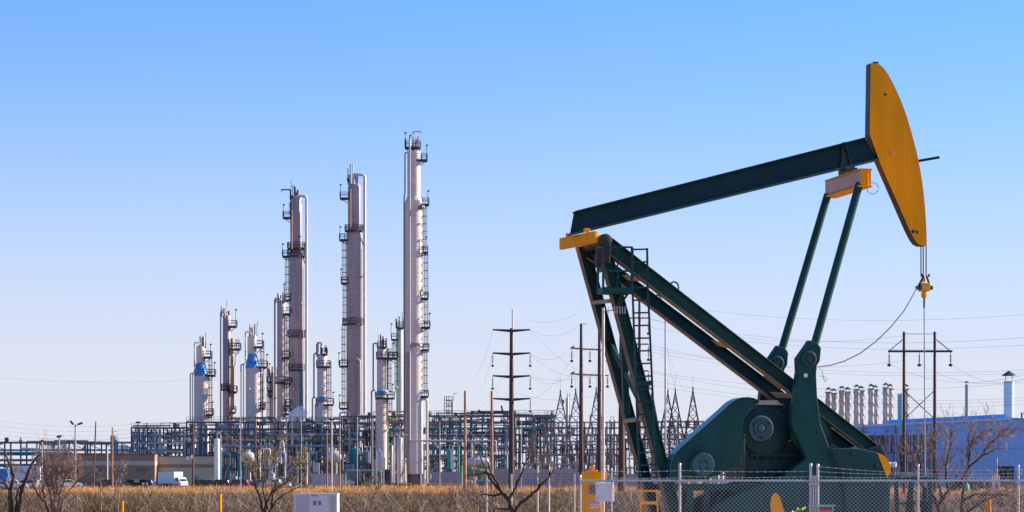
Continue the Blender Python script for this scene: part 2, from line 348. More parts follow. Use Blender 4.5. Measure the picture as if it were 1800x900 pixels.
rl2 = rearleg(1030, 428, 1506, 788, 1494, 808, 1030, 455, LW, BEAMM)
mb = MB()
for (xn, yn), (xf, yf) in (((1134, 490), (1098, 488)), ((1290, 611), (1254, 602)), ((1393, 696), (1357, 694))):
    pj(MB().bar(L3(xn, yn, -LW), L3(xf, yf, LW), .22, .03, (.62, 0, .78)), 'tie_plate', mat('ground lit tan steel', (.55, .34, .20), .7), rl)  # tan of the ground-lit plate undersides is put into the colour
mb = MB()
for x, y in ((1185, 505), (1155, 528)):
    a, z = L2(x, y, -LW if x == 1185 else LW); pts = [(a + .11 * math.cos(t) * 1.1, -LW if x == 1185 else LW, z + .14 * math.sin(t)) for t in [math.pi * k / 8 - .6 for k in range(10)]]
    pj(MB().tube(pts, .022, 6), 'lifting_loop', PUMP, rl, smooth=60, bevel=0)
mb = MB(); pj(MB().tube([L3(1072, 529, -LW), L3(1043, 532, LW)], .055, 10), 'cross_tube', mat('worn tan tube', (.34, .26, .18), .6), nl, smooth=60, bevel=0); pj(MB().tube([L3(1130, 736, -LW), L3(1099, 740, LW)], .06, 10), 'cross_tube', mat('worn tan tube'), nl, smooth=60, bevel=0)
mb = MB(); mb.bar(L3(1072, 603, LW), L3(1122, 700, -LW), .10, .14); mb.bar(L3(1096, 600, 0), L3(1101, 728, 0), .16, .16)
pj(mb, 'brace', PUMP, nl)

# pitman arms, equaliser
EW = 1.1
for wv, (x0, y0), (x1, y1) in ((-EW, (1511, 322), (1430, 612)), (EW, (1455, 342), (1373, 618))):
    ob = pj(MB().tube([L3(x0, y0, wv), L3(x1, y1, wv)], .105, 20), 'pitman_arm', PUMP, smooth=40, bevel=0)
    mb = MB(); a = Vector(L3(x0, y0, wv)); b = Vector(L3(x1, y1, wv)); t = (b - a).normalized(); c = b - t * .05
    mb.bar(c - Vector((.13, 0, .03)), c + Vector((.13, 0, -.03)), .2, .05)
    pj(mb, 'weld_collar', LAV, ob, bevel=0)
mb = MB(); c0 = L2(1528, 297.5, -EW - .15); z0 = c0[1]; a0 = L2(1523, 297.5, -EW - .15)[0]
mb.bx(a0 - .17, a0 + .17, -EW - .15, EW + .15, z0 - .02, z0 + .02); zb = L2(1520, 327, -EW - .15)[1]
mb.bx(a0 - .22, a0 + .17, -EW - .15, EW + .15, zb - .02, zb + .02)
mb.bx(a0 + .02, a0 + .05, -EW - .14, EW + .14, zb + .02, z0 - .02)
for k in range(6): y = -EW - .1 + k * (2 * EW + .2) / 5; mb.bx(a0 - .13, a0 + .15, y - .012, y + .012, zb + .02, z0 - .02)
eq = pj(mb, 'equaliser', YEL, bevel=.004)
pj(MB().bx(a0 - .165, a0 - .135, -EW - .12, EW + .12, zb + .05, z0 - .03), 'web_panel', PALEP, eq)
mb = MB(); a, z = a0, z0
mb.box((a + .0, 0, z + .10), (.36, .5, .16)); mb.box((a, 0, z + .2), (.26, .34, .10))
pj(mb, 'equaliser_bearing', DARKM)
mb = MB(); c = L2(1534, 331, -EW); mb.tube([(c[0] + .16 * math.cos(t), -EW, c[1] + .15 * math.sin(t)) for t in [2 * math.pi * k / 20 for k in range(20)]], .008, 5)
pj(mb, 'cable_loop', CABLE, eq, smooth=60, bevel=0)

# cranks with counterweight arms
top = [(1423, 598), (1437, 603), (1443, 612), (1441, 634), (1436, 642), (1434, 660), (1428, 668), (1403, 668), (1401, 630), (1417, 607)]
crank = [(1402, 655), (1435, 655), (1437, 700), (1443, 747), (1457, 783), (1479, 842), (1486, 905), (1478, 930), (1440, 944), (1330, 944), (1262, 925), (1240, 903), (1262, 885), (1340, 850), (1378, 836), (1418, 805), (1393, 750), (1391, 735), (1398, 690)]
arm = [(1458.5, 788), (1487, 787.5), (1513, 789), (1538, 795), (1551, 801), (1558, 808), (1563, 824), (1563, 842), (1562, 905), (1548, 925), (1486, 930), (1486, 905), (1479, 842)]
tip = [(1539, 795), (1551, 801), (1558, 808), (1563, 823), (1562.5, 832), (1556, 839)]
lobe = [(1353, 887), (1356, 872), (1360, 867), (1366, 867), (1370, 874), (1380, 905), (1384, 925), (1362, 925), (1355, 900)]
W0 = -1.42
def shift(pl, w):   # the far crank is the near one's twin at the same place along the unit
    return poly(pl, W0)
for sgn in (-1, 1):
    wa, wb = (W0, W0 + .26) if sgn < 0 else (-W0 - .26, -W0)
    cr_ = pj(MB().prism(shift(crank, 0), wa, wb), 'crank', PUMP, bevel=.02)
    wt = (W0 + .03, W0 + .23) if sgn < 0 else (-W0 - .5, -W0 - .3)
    th = pj(MB().prism(shift(top, 0), wt[0] - (.05 if sgn < 0 else 0), wt[1]), 'pitman_bearing', PUMP, bevel=.015)
    c = L2(1421, 631, W0); mb = MB(); y0 = (W0 - .02) if sgn < 0 else wt[0]
    mb.lathe((c[0], y0, c[1]), [(.19, .02), (.21, -.03), (.19, -.06), (.16, -.065), (.15, -.03), (.08, -.03), (.07, -.06), (.03, -.06)], 26, 'y')
    for k in range(5): t = 2 * math.pi * k / 5; mb.lathe((c[0] + .11 * math.cos(t), y0 - .04, c[1] + .11 * math.sin(t)), [(.02, -.02), (.02, .02)], 6, 'y')
    pj(mb, 'crank_pin', mat('greasy rust brown pin', (.008, .045, .045), .5, 0, .3, 12, (.08, .04, .03), .58), th, smooth=40, bevel=0)
    wc = (W0 - .10, W0 + .2) if sgn < 0 else (-W0 - .2, -W0 + .1)
    cw = pj(MB().prism(shift(arm, 0), *wc), 'counterweight', PUMP, bevel=.02)
    y_ = W0 - .106 if sgn < 0 else -W0 - .206
    pj(MB().prism(shift(tip, 0), y_ - .006, y_), 'weight_tip', YEL, cw, bevel=0)
    pj(MB().prism(shift(lobe, 0), (W0 - .03) if sgn < 0 else -W0 - .27, W0 - .004 if sgn < 0 else -W0 - .262), 'weight_tip', YEL, cr_, bevel=0)
    if sgn < 0:
        mb = MB()
        for x, y, r in ((1498, 797, .05), (1540, 820, .05), (1474, 790, .035)):
            c = L2(x, y, W0 - .1); pj(MB().lathe((c[0], W0 - .1, c[1]), [(r, .0), (r, -.04), (r * .6, -.045), (r * .6, -.07)], 12, 'y'), 'bolt', DARKM, cw, bevel=0)
        c = L2(1489, 818, W0 - .1); pj(MB().prism(poly([(1481, 810), (1491, 808), (1497, 826), (1487, 829)], W0 - .1), W0 - .108, W0 - .104), 'slot', DARKM, cw, bevel=0)
        c = L2(1415.5, 660, W0); mb = MB().lathe((c[0], W0 - .03, c[1]), [(.055, -.01), (.055, .01)], 18, 'y')
        pj(mb, 'pin_hole', mat('bare bright steel', (.7, .72, .75), .4, .2), cr_, bevel=0)
        mb = MB().prism(poly([(1457, 786), (1459, 786), (1480, 843), (1478, 843)], W0 - .1), W0 - .118, W0 - .104); pj(mb, 'seam', DARKM, cw, bevel=0)

# gear reducer
mb = MB()
body = [(1308, 742), (1322, 722), (1335, 712), (1345, 708), (1380, 708), (1452, 709), (1462, 730), (1462, 846), (1308, 846)]
mb.prism(poly(body, -.75), -.75, .75)
GBM = mat('oily gearbox green', (.004, .032, .033), .5, 0, .45, 2.5, (.05, .055, .04), .62, .12, spec=.3)
gb = pj(mb, 'gearbox', GBM, bevel=.03)
mb = MB(); c = L2(1345, 757, -.8); mb.lathe((c[0], -.75, c[1]), [(.66, 0), (.66, -.09), (.60, -.12), (.1, -.125)], 40, 'y'); pj(mb, 'bearing_housing', GBM, gb, smooth=35, bevel=0)
for xx_ in (1378, 1402): pj(MB().bar(L3(xx_, 716, -.77), L3(xx_, 796, -.77), .035, .05), 'casing_rib', GBM, gb)
mb = MB()
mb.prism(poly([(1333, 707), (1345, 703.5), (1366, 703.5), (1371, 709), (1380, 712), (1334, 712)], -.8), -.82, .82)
pj(mb, 'gearbox_lid', mat('cream lit top plate', (.5, .42, .3), .7), gb)  # lid colour carries the cream of light falling on it
mb = MB(); c = L2(1337, 753, -.9); mb.lathe((c[0], -.75, c[1]), [(.34, .0), (.34, -.10), (.335, -.2), (.30, -.21), (.30, -.17), (.20, -.15), (.19, -.20), (.15, -.21), (.14, -.17), (.10, -.17), (.09, -.24), (.02, -.25)], 36, 'y')
pj(mb, 'input_flange', mat('faded blue green flange', (.045, .10, .115), .5, 0, .3, 5, (.07, .06, .04), .6), gb, smooth=35, bevel=0)
mb = MB()
for k in range(3): t = .5 + 2 * math.pi * k / 3 + .05; pj(MB().lathe((c[0] + .24 * math.cos(t), -.965, c[1] + .24 * math.sin(t)), [(.035, -.01), (.035, .01)], 10, 'y'), 'bolt_hole', DARKM, gb, bevel=0)
mb = MB(); c = L2(1420, 760, -.76); mb.lathe((c[0], -.75, c[1]), [(.52, 0), (.52, -.12), (.45, -.16), (.3, -.17), (.28, -.4), (.05, -.42)], 36, 'y')
pj(mb, 'slow_shaft_hub', PUMP, gb, smooth=35, bevel=0)
mb = MB()
mb.bar(L3(1318, 800, -.78), L3(1462, 800, -.78), .10, .10); mb.bar(L3(1318, 806, -.78), L3(1400, 806, -.78), .03, .03)
mb.bar(L3(1366, 826, -.78), L3(1400, 770, -.78), .05, .05); mb.bar(L3(1330, 843, -.78), L3(1376, 812, -.78), .04, .05)
for x in (1345, 1375, 1388, 1330, 1360): c = L2(x, 802, -.84); mb.box((c[0], -.84, c[1]), (.05, .06, .14))
for x in (1368, 1392): mb.bar(L3(x, 806, -.76), L3(x, 845, -.76), .04, .05)
pj(mb, 'housing_rib', GBM, gb)
mb = MB(); mb.tube([L3(1376, 776, -.80), L3(1410, 772, -.80)], .025, 6); pj(mb, 'oil_pipe', RUSTP, gb, bevel=0)
mb = MB(); random.seed(4)
mb.bar(L3(1296, 770, -.95), L3(1296, 842, -.95), .035, .06); mb.bar(L3(1307, 764, -.95), L3(1307, 842, -.95), .06, .10)
for y in (772, 795, 818): mb.bar(L3(1296, y, -.95), L3(1307, y, -.95), .03, .04)
for k in range(7): c = L2(1303 + random.uniform(-3, 4), 738 + k * 5, -.9); mb.box((c[0], -.9, c[1]), (.06, .12, .05))
pj(mb, 'brake_linkage', mat('greenish brake steel', (.02, .06, .05), .5, 0, .3, 6, (.12, .1, .08), .6))

# belt guard
guard = [(1179, 845), (1179, 822), (1181, 810), (1186, 799), (1196, 788), (1273, 720), (1281, 712.5), (1288, 706.5), (1296, 702), (1305, 699.7), (1315, 699.3), (1325, 701), (1334, 706), (1324, 712), (1314, 722), (1308, 738), (1306, 780), (1302, 803), (1298, 816), (1257, 838), (1240, 845)]
mb = MB().prism(poly(guard, -1.2), -1.2, -.80)
bgd = pj(mb, 'belt_guard', PUMP, bevel=.03)
q = poly(guard[:14], -1.2); mb = MB()
for i in range(len(q) - 1): edge_strip(mb, q[i], q[i + 1], .02, -1.23, -.74, 1 if (q[i + 1][0] - q[i][0]) * 0 + 1 else 1)
pj(mb, 'guard_rim', mat('glossy sky tinted rim', (.010, .085, .12), .22, 0, .15, spec=.8), bgd, bevel=0)  # sky reflection partly painted in as bluer colour, the rest left to gloss
mb = MB(); c = L2(1232, 817, -1.25)
mb.lathe((c[0], -1.2, c[1]), [(.31, .0), (.31, -.22), (.29, -.26), (.02, -.262)], 30, 'y')
pu = pj(mb, 'pulley_cover', mat('teal green paint', (.018, .085, .10), .45, 0, .2, 3), bgd, smooth=35, bevel=0)
mb = MB()
for k in range(4):
    t = math.pi / 4 + k * math.pi / 2; x, z = c[0] + .12 * math.cos(t), c[1] + .12 * math.sin(t); mb = MB()
    mb.bar((x - .05 * math.sin(t), -1.466, z + .05 * math.cos(t)), (x + .05 * math.sin(t), -1.466, z - .05 * math.cos(t)), .01, .05); pj(mb, 'vent_slot', DARKM, pu, bevel=0)
mb = MB(); c = L2(1210, 812, -.6); mb.lathe((c[0] + .3, -.3, c[1] - .05), [(.1, -.5), (.28, -.45), (.3, -.3), (.3, .5), (.26, .6), (.1, .62)], 24, 'y'); mb.box((c[0] + .3, -.1, c[1] - .4), (.6, .9, .1))
pj(mb, 'motor', PUMP, smooth=40, bevel=0)

# deck and supports
mb = MB(); zt = 1.78; zb2 = 1.60
def al(px, w): return L2(px, 855, w)[0]
for wv in (-.95, .9):
    mb.bx(al(1182, -1), al(1450, -1), wv - .09, wv + .09, 1.68, 1.86)
mb.bx(al(1182, -1) + .1, al(1450, -1), -.86, .81, 1.80, 1.84)
pj(mb, 'motor_deck', PUMP)
for px in (1214, 1244, 1300):
    for wv in (-.95, .9): pj(MB().bx(al(px, -1) - .08, al(px, -1) + .08, wv - .07, wv + .07, .38, 1.675), 'deck_post', PUMP)
pj(MB().bar((al(1238, -1), -.95, .45), (al(1272, -1), -.95, 1.68), .1, .1), 'deck_brace', PUMP)
pj(MB().bar((al(1244, -1) + .3, .9, .45), (al(1290, -1), .9, 1.68), .1, .1), 'deck_brace', PUMP)
pj(MB().bar((al(1212, -1), -.95, 1.5), (al(1190, -1), -.95, .5), .08, .08), 'deck_brace', PUMP)
mb = MB()
mb.bx(al(1308, -.7), al(1462, -.7), -.7, .7, .36, 1.70)
mb.bx(al(1320, -.9), al(1450, -.9), -.86, -.7, 1.36, 1.58)
pj(mb, 'pedestal', mat('pedestal dark green', (.006, .028, .032), .6))
mb = MB()
for wv in (-.85, .85): ibar(mb, (al(1150, wv), wv, .22), (al(1600, wv) - .6, wv, .22), .32, .26)
for px in range(1180, 1600, 60): mb.bx(al(px, 0) - .07, al(px, 0) + .07, -.72, .72, .1, .34)
pj(mb, 'skid', PUMP)
pj(MB().bx(al(1130, 0), al(1590, 0) - .3, -1.3, 1.3, -.1, .062), 'foundation', CONC)
# a post carries the rear legs down to the skid
mb = MB()
for wv in (-LW, LW): e = L2(1536, 792, -LW); pj(MB().bar((e[0] - .05, wv, e[1] - .1), (e[0] - .05, wv, .38), .2, .24), 'rear_post', PUMP)
# black corner gusset joining the leg feet at the counterweight end
pj(MB().prism(poly([(1526, 789), (1545, 783), (1549, 781), (1556, 796), (1560, 804), (1548, 800)], -1.1), -1.1, 1.0), 'end_gusset', DARKM)

# ladder and crow's nest
mb = MB(); wl = -1.28
p = [L3(1112, 436, wl), L3(1111.5, 500, wl), L3(1124, 842, wl)]; r_ = [L3(1137.5, 436, wl), L3(1138.5, 500, wl), L3(1154, 842, wl)]
for s_ in (p, r_):
    for i in (0, 1): mb.bar(s_[i], s_[i + 1], .045, .045)
y = 438
while y < 842:
    f = max(0, (y - 500) / 342); xl = 1111.5 + 12.5 * f; xr = 1138.5 + 15.5 * f; mb.bar(L3(xl, y + .6, wl), L3(xr, y, wl), .04, .04); y += 22.3
mb.bar(L3(1117, 675, wl), L3(1146, 673, wl), .05, .12)
ld = pj(mb, 'ladder', PUMP, bevel=0)
for y_ in (470, 660): 
    mb = MB(); f = max(0, (y_ - 500) / 342); mb.bar(L3(1111 + 12 * f, y_, wl), L3(1105 + 40 * f, y_ + 3, -LW), .04, .04); pj(mb, 'standoff', PUMP, ld, bevel=0)
mb = MB(); yx = L3(1125, 860, wl); w2 = wl - .05
for xx in (1124, 1154): mb.bar(L3(xx, 860, w2), (L3(xx, 860, w2)[0] + .1, w2, .1), .035, .035)
for yy, h in ((863, .05), (884, .08), (906, .05), (928, .05), (950, .05)): mb.bar(L3(1124, yy, w2), L3(1156, yy, w2), .04, h)
pj(mb, 'ladder_foot', YEL, bevel=0)
mb = MB(); pa = L2(1076, 511, -1.25); a1, a2 = L2(1059, 511, -1.3)[0], L2(1112, 505, -1.3)[0]; zf = L2(1085, 516, -1.3)[1]
mb.bx(a1, a2, -1.32, -.80, zf, zf + .16)
nest = pj(mb, 'platform', PUMP)
mb = MB(); zt_ = L2(1085, 434, -1.3)[1]; zm = L2(1085, 476, -1.3)[1]
for a in (a1 + .02, a2 - .02):
    for wv in (-1.3, -.82):
        if not (a > a1 + .1 and wv > -1): mb.bar((a, wv, zf), (a, wv, zt_), .05, .05)
mb.bar((a2 - .4, -1.3, zf), (a2 - .4, -1.3, zt_), .03, .03)
for z in (zt_, zm):
    mb.bar((a1, -1.3, z), (a2, -1.3, z), .045, .045); mb.bar((a1 + .02, -1.3, z), (a1 + .02, -.82, z), .045, .045)
pj(mb, 'railing', PUMP, nest, bevel=0)
mb = MB(); mb.bar((a2 - .25, -1.2, zf), (a2 - .32, -1.0, zf - .35), .05, .05); mb.bar((a2 - .32, -1.0, zf - .35), (a2 - .05, -1.0, zf), .05, .05)
pj(mb, 'platform_bracket', PUMP, nest, bevel=0)

# bridle, carrier bar, polished rod
hx = 1628; a_, z_ = L2(1626, 430, 0)
mb = MB(); zc = L2(1625, 486, 0)[1]
for px, wv in ((1619, .07), (1623, -.02), (1628, -.07)):
    a, z = L2(px, 430, wv); mb.tube([(a, wv, z), (a, wv, zc)], .017, 6)
br_ = pj(mb, 'bridle_cable', CABLE, smooth=60, bevel=0)
ac = L2(1624.5, 500, 0)[0]
mb = MB(); zz = lambda py: L2(1625, py, 0)[1]
mb.lathe((ac - .02, 0, zz(490)), [(.05, -.09), (.05, .09)], 10); mb.box((ac, 0, zz(505)), (.24, .26, .22)); mb.lathe((ac, 0, zz(518)), [(.07, -.08), (.09, .02), (.05, .09)], 10)
cb = pj(mb, 'carrier_bar', YELD, bevel=.01)
mb = MB()
for s_ in (-1, 1):
    mb.bar((ac + s_ * .05, -.05, zz(486)), (ac + s_ * .17, .0, zz(504)), .04, .04); mb.box((ac + s_ * .17, 0, zz(506)), (.08, .2, .1)); mb.bar((ac + s_ * .1, -.08, zz(487)), (ac + s_ * .1, -.08, zz(482)), .04, .04)
pj(mb, 'bridle_socket', DARKM, cb, bevel=0)
mb = MB(); ar_ = L2(1627, 600, 0)[0]
mb.tube([(ac, 0, zz(520)), (ac, 0, zz(541))], .028, 8); pj(mb, 'rod_coupling', DARKM, cb, bevel=0)
mb = MB(); mb.tube([(ac, 0, zz(540)), (ac + .03, 0, 1.6)], .018, 8); pj(mb, 'polished_rod', mat('bright rod steel', (.45, .42, .42), .3, .7), smooth=60, bevel=0)
pts = [(1612, 505), (1606, 517), (1590, 545), (1566, 575), (1540, 600), (1512, 621), (1484, 635), (1460, 642), (1438, 645)]
mb = MB(); pj(mb.tube([L3(x, y, -.1 - 1.2 * i / 8) for i, (x, y) in enumerate(pts)], .014, 6), 'load_cell_cable', CABLE, smooth=60, bevel=0)
mb = MB(); pts = [(1440, 645), (1446, 654), (1447, 665), (1451, 672), (1453, 667), (1448, 661), (1441, 661)]
pj(mb.tube([L3(x, y, -1.3) for x, y in pts], .008, 5), 'loose_cable_end', CABLE, smooth=60, bevel=0)

# wellhead under the rod, with guard rail
wx, wy = (PO + PU * (ac + .03)).x, (PO + PU * (ac + .03)).y
WH = thing('wellhead', (wx, wy, 0), 'dark green flanged wellhead standing under the thin vertical pump rod', 'wellhead')
mb = MB().lathe((wx, wy, 0), [(.2, 0), (.2, .5), (.3, .5), (.3, .58), (.18, .6), (.18, .8), (.27, .8), (.27, .88), (.12, .9), (.12, 1.2), (.16, 1.22), (.16, 1.4), (.08, 1.42), (.08, 1.75), (.05, 1.78)], 18)
mb.build('casing', PUMP, WH, smooth=35)
mb = MB().tube([(wx - .7, wy, 1.0), (wx + .9, wy, 1.0)], .06, 10); mb.lathe((wx + .5, wy, 1.0), [(.12, -.08), (.12, .08)], 12, 'x'); mb.build('flow_line', PUMP, WH, smooth=50)
mb = MB()
for k in range(12): a = 2 * math.pi * k / 12; b = a + math.pi / 6; mb.bar((wx - .45, wy - .2 + .14 * math.cos(a), 1.0 + .14 * math.sin(a)), (wx - .45, wy - .2 + .14 * math.cos(b), 1.0 + .14 * math.sin(b)), .02)
mb.build('valve_wheel', PUMP, WH)
BR = thing('belt_guard_rail', P(1600, 835, 61) * 1.0, 'dark green pipe barrier on splayed legs right of the counterweight', 'barrier'); BR.location.z = 0; ORG[BR.name] = Vector(BR.location); BR.name = 'pipe_barrier'; ORG['pipe_barrier'] = Vector(BR.location)
bz = Z(841, 61); MB().bar((X(1566, 61), 61, bz), (X(1648, 61), 61, bz), .10, .10).build('rail', PUMP, BR)
for (xa, xb) in ((1575, 1579), (1601, 1590), (1601, 1609), (1634, 1636)):
    MB().bar((X(xa, 61), 61, bz - .05), (X(xb, 61), 61 + (.3 if xa == 1601 else 0), 0), .10, .10).build('leg', PUMP, BR)
MB().bar((X(1577, 61), 61, Z(885, 61)), (X(1610, 61), 61, Z(885, 61)), .06, .06).build('lower_rail', PUMP, BR)
# ------------------------------------------------------------------ fence, signs, near equipment
FY = 52.0
FN = thing('chain_link_fence', (X(1020, FY), FY, 0), 'galvanised chain link fence with barbed wire in front of the pumpjack', 'fence')
zr = Z(845, FY)
posts = [(1020, 838, .026), (1075, 826, .018), (1195, 817, .028), (1425, 817.5, .03), (1437.5, 818.5, .03), (1429.6, 839, .026), (1433.6, 839, .022), (1614, 819, .026), (1790, 820, .028), (1960, 820, .028)]
for px, py, r in posts:
    x = X(px, FY); zt = Z(py, FY); mb = MB().tube([(x, FY, -.05), (x, FY, zt)], r, 12)
    mb.lathe((x, FY, zt), [(r * 1.15, -.02), (r * 1.15, .02), (r * .8, .035), (r * .2, .045)], 12); mb.build('post', GALV, FN, smooth=50)
xs = [X(1020, FY), X(1195, FY), X(1427, FY), X(1437.5, FY), X(1614, FY), X(1790, FY), X(1960, FY)]
random.seed(11)
for i in range(len(xs) - 1):
    if i == 2: continue
    a, b = xs[i], xs[i + 1]
    MB().tube([(a, FY, zr), (b, FY, zr)], .023, 10).build('top_rail', GALV, FN, smooth=50); MB().tube([(a + .03, FY, .08), (b - .03, FY, .08)], .02, 8).build('bottom_rail', GALV, FN, smooth=50)
    mb = MB(); pt = .095; y = FY - .036; h = zr - .06; n = int((b - a + h) / pt)
    thk = .0046
    for k in range(n):
        for s in (1, -1):
            # straight diagonal wire clipped to the panel
            x0 = a - h + k * pt if s > 0 else a + k * pt
            x1 = x0 + s * h; z0, z1 = .06, zr
            if s > 0:
                if x0 < a: z0 += a - x0; x0 = a
                if x1 > b: z1 -= x1 - b; x1 = b
            else:
                x0 = a + k * pt; x1 = x0 - h
                if x0 > b: z0 += x0 - b; x0 = b
                if x1 < a: z1 -= a - x1; x1 = a
            if z1 - z0 > .03: mb.bar((x0, y + s * .002, z0), (x1, y + s * .002, z1), thk, thk)
    k = a
    while k < b: mb.bar((k, y, zr), (k + .006, y, zr + .055), .006); mb.bar((k + .02, y, zr), (k + .012, y, zr + .045), .006); k += pt
    mb.build('wire_mesh', WIREM, FN)
for j, (pa, pb, za, zb_) in enumerate(((1075, 1195, 828, 827), (1075, 1195, 840, 839.5), (1195, 1425, 827, 828.5), (1195, 1425, 837.5, 838), (1437.5, 1614, 820, 832), (1437.5, 1614, 829, 834), (1437.5, 1614, 838, 838), (1614, 1790, 826, 825), (1614, 1790, 832, 832), (1614, 1790, 838, 838), (1790, 1960, 826, 826), (1790, 1960, 832, 832))):
    mb = MB(); a, b = X(pa, FY), X(pb, FY); pts = []
    for k in range(11): f = k / 10; pts.append((a + (b - a) * f, FY, Z(za + (zb_ - za) * f, FY) - .02 * math.sin(f * math.pi)))
    mb.tube(pts, .0035, 5)
    x = a + .07
    while x < b - .05:
        f = (x - a) / (b - a); z = Z(za + (zb_ - za) * f, FY) - .02 * math.sin(f * math.pi); mb.bar((x - .012, FY - .015, z + .015), (x + .012, FY + .015, z - .015), .0025); mb.bar((x - .012, FY - .01, z - .015), (x + .012, FY + .01, z + .015), .0025); x += .17
    mb.build('barbed_wire', GALV, FN)
mb = MB()
for z in (Z(851, FY), Z(889, FY), .5): mb.box((X(1431, FY), FY - .03, z), (.26, .05, .035))
mb.build('gate_latch', GALV, FN)

# notice box at the gate
D = 51.6; zt = Z(887.5, D)
NB = thing('gate_notice_holder', (X(1452, D), D, 0), 'small metal notice frame with red danger sign hanging beside the gate posts', 'sign')
xa, xb = X(1439, D), X(1464, D)
MB().bx(xa - .02, xb + .06, D - .06, D + .06, zt - .02, zt).bx(xa - .01, xb + .02, D - .05, D + .05, zt - .05, zt - .035).build('hood', GALV, NB)
for x in (xa, xb): MB().bx(x - .01, x + .012, D - .02, D + .02, zt - .7, zt - .05).build('side_bar', GALV, NB)
o = MB().bx(xa + .02, X(1461, D), D - .012, D, Z(895.5, D) - .34, Z(895.5, D)).build('sign_plate', WHITEP, NB)
REDS = mat('sign red', (.72, .03, .07), .5, 0, .05); BLK = mat('sign black', (.01, .01, .02), .5, 0, .02)
MB().bx(xa + .025, X(1460.5, D), D - .016, D - .0125, Z(895.8, D) - .13, Z(895.8, D)).build('red_field', REDS, NB)
text('DANGER', 'lettering', .062, ((xa + .02 + X(1461, D)) / 2 - NB.location.x, -.018, Z(895.8, D) - .062), WHITEP, NB)

# yellow electrical controller
D = 56.0; sc_ = D / FP
YB = thing('control_cabinet', (X(1043, D), D, 0), 'yellow electrical control cabinet with danger sign and small window behind the fence', 'electrical cabinet')
mb = MB().bx(X(1022.5, D), X(1057, D), D - .25, D + .35, .3, Z(831, D)); mb.bx(X(1022.5, D) - .01, X(1057, D) + .01, D - .27, D + .36, Z(831, D), Z(829.5, D)); mb.build('housing', YEL, YB, bevel=.012)
MB().bx(X(1028, D), X(1055.5, D), D - .268, D - .252, .4, Z(846, D)).build('cabinet_door', YEL, YB, bevel=.006)
fr = MB().bx(X(1033, D), X(1048, D), D - .295, D - .27, Z(870, D), Z(851, D)).build('meter_frame', YELD, YB, bevel=.004)
MB().bx(X(1035, D), X(1046.5, D), D - .299, D - .296, Z(868, D), Z(852.5, D)).build('meter_glass', mat('meter grey', (.09, .10, .16), .2), fr)
MB().bx(X(1028, D), X(1040, D), D - .256, D - .252, Z(835, D), Z(832.5, D)).build('name_plate', mat('plate grey', (.4, .38, .36), .5), YB)
s1 = MB().bx(X(1036, D), X(1053.5, D), D - .276, D - .2685, Z(892.5, D), Z(879.5, D)).build('danger_sign', WHITEP, YB)
MB().bx(X(1036.5, D), X(1053, D), D - .28, D - .277, Z(885, D), Z(880, D)).build('sign_header', REDS, s1)
cx_ = X(1044.75, D) - YB.location.x
text('DANGER', 'lettering', .062, (cx_, -.282, Z(882.5, D)), WHITEP, YB); text('HIGH VOLT', 'lettering', .052, (cx_, -.279, Z(888.8, D)), BLK, YB)
mb = MB(); c = (X(1041, D), D + .02); mb.bx(c[0] - .14, c[0] + .14, D - .1, D + .12, Z(829, D), Z(826, D)); mb.bx(c[0] - .07, c[0] + .05, D - .08, D + .08, Z(826, D), Z(819, D)); mb.build('cable_gland_box', YELD, YB, bevel=.01)
mb = MB(); mb.bx(X(1062, D), X(1066.5, D), D - .1, D + .1, Z(841, D), Z(829, D)); mb.bx(X(1056, D), X(1063, D), D - .05, D + .05, Z(838, D), Z(835, D)); mb.build('breaker_handle', YEL, YB, bevel=.008)
for px in (1025, 1054): MB().bx(X(px, D) - .04, X(px, D) + .04, D - .1, D + .1, 0, .3).build('leg', YELD, YB)

# radio mast with pale panel box
D = 54.0
MS = thing('antenna_mast', (X(1060.5, D), D, 0), 'tall thin grey mast carrying a small yagi aerial beside the pumpjack legs', 'antenna mast')
MB().tube([(X(1060.5, D), D, 0), (X(1060.5, D), D, Z(541, D))], .035, 10).build('mast', mat('mast galvanised', (.62, .58, .55), .45, .3), MS, smooth=50)
mb = MB().tube([(X(1063, D), D, Z(547, D)), (X(1100, D), D - .2, Z(543.5, D))], .012, 6); ay = mb.build('antenna_boom', RUSTP, MS)
mb = MB()
for k in range(6):
    px = 1075 + k * 4.6 if k else 1070; mb.tube([(X(px, D), D - .1, Z(552, D)), (X(px, D), D - .1, Z(539, D))], .008, 5)
mb.build('antenna_elements', mat('aerial rods', (.4, .36, .5), .5), ay)
MB().tube([(X(1075.3, D - 1), D - 1, 0), (X(1075.3, D - 1), D - 1, 1.0)], .02, 6).build('conduit', GALV, MS)
PB = thing('junction_box', (X(1063.5, 53.6), 53.6, Z(881, 53.6)), 'pale square hinged panel box mounted on the thin grey mast', 'junction box')
D = 53.6; MB().bx(X(1047, D), X(1079, D), D - .1, D + .08, Z(881, D), Z(848, D)).build('enclosure', mat('pale pink grey box', (.88, .80, .80), .5, 0, .05), PB, bevel=.012)
o = MB().bx(X(1047.8, D), X(1078.3, D), D - .116, D - .102, Z(880.3, D), Z(848.7, D)).build('box_door', mat('pale pink grey box', None), PB, bevel=.005)
for py in (854.5, 875): MB().bx(X(1049.5, D), X(1051, D), D - .125, D - .117, Z(py + 1, D), Z(py - 1, D)).build('hinge', DARKM, o)

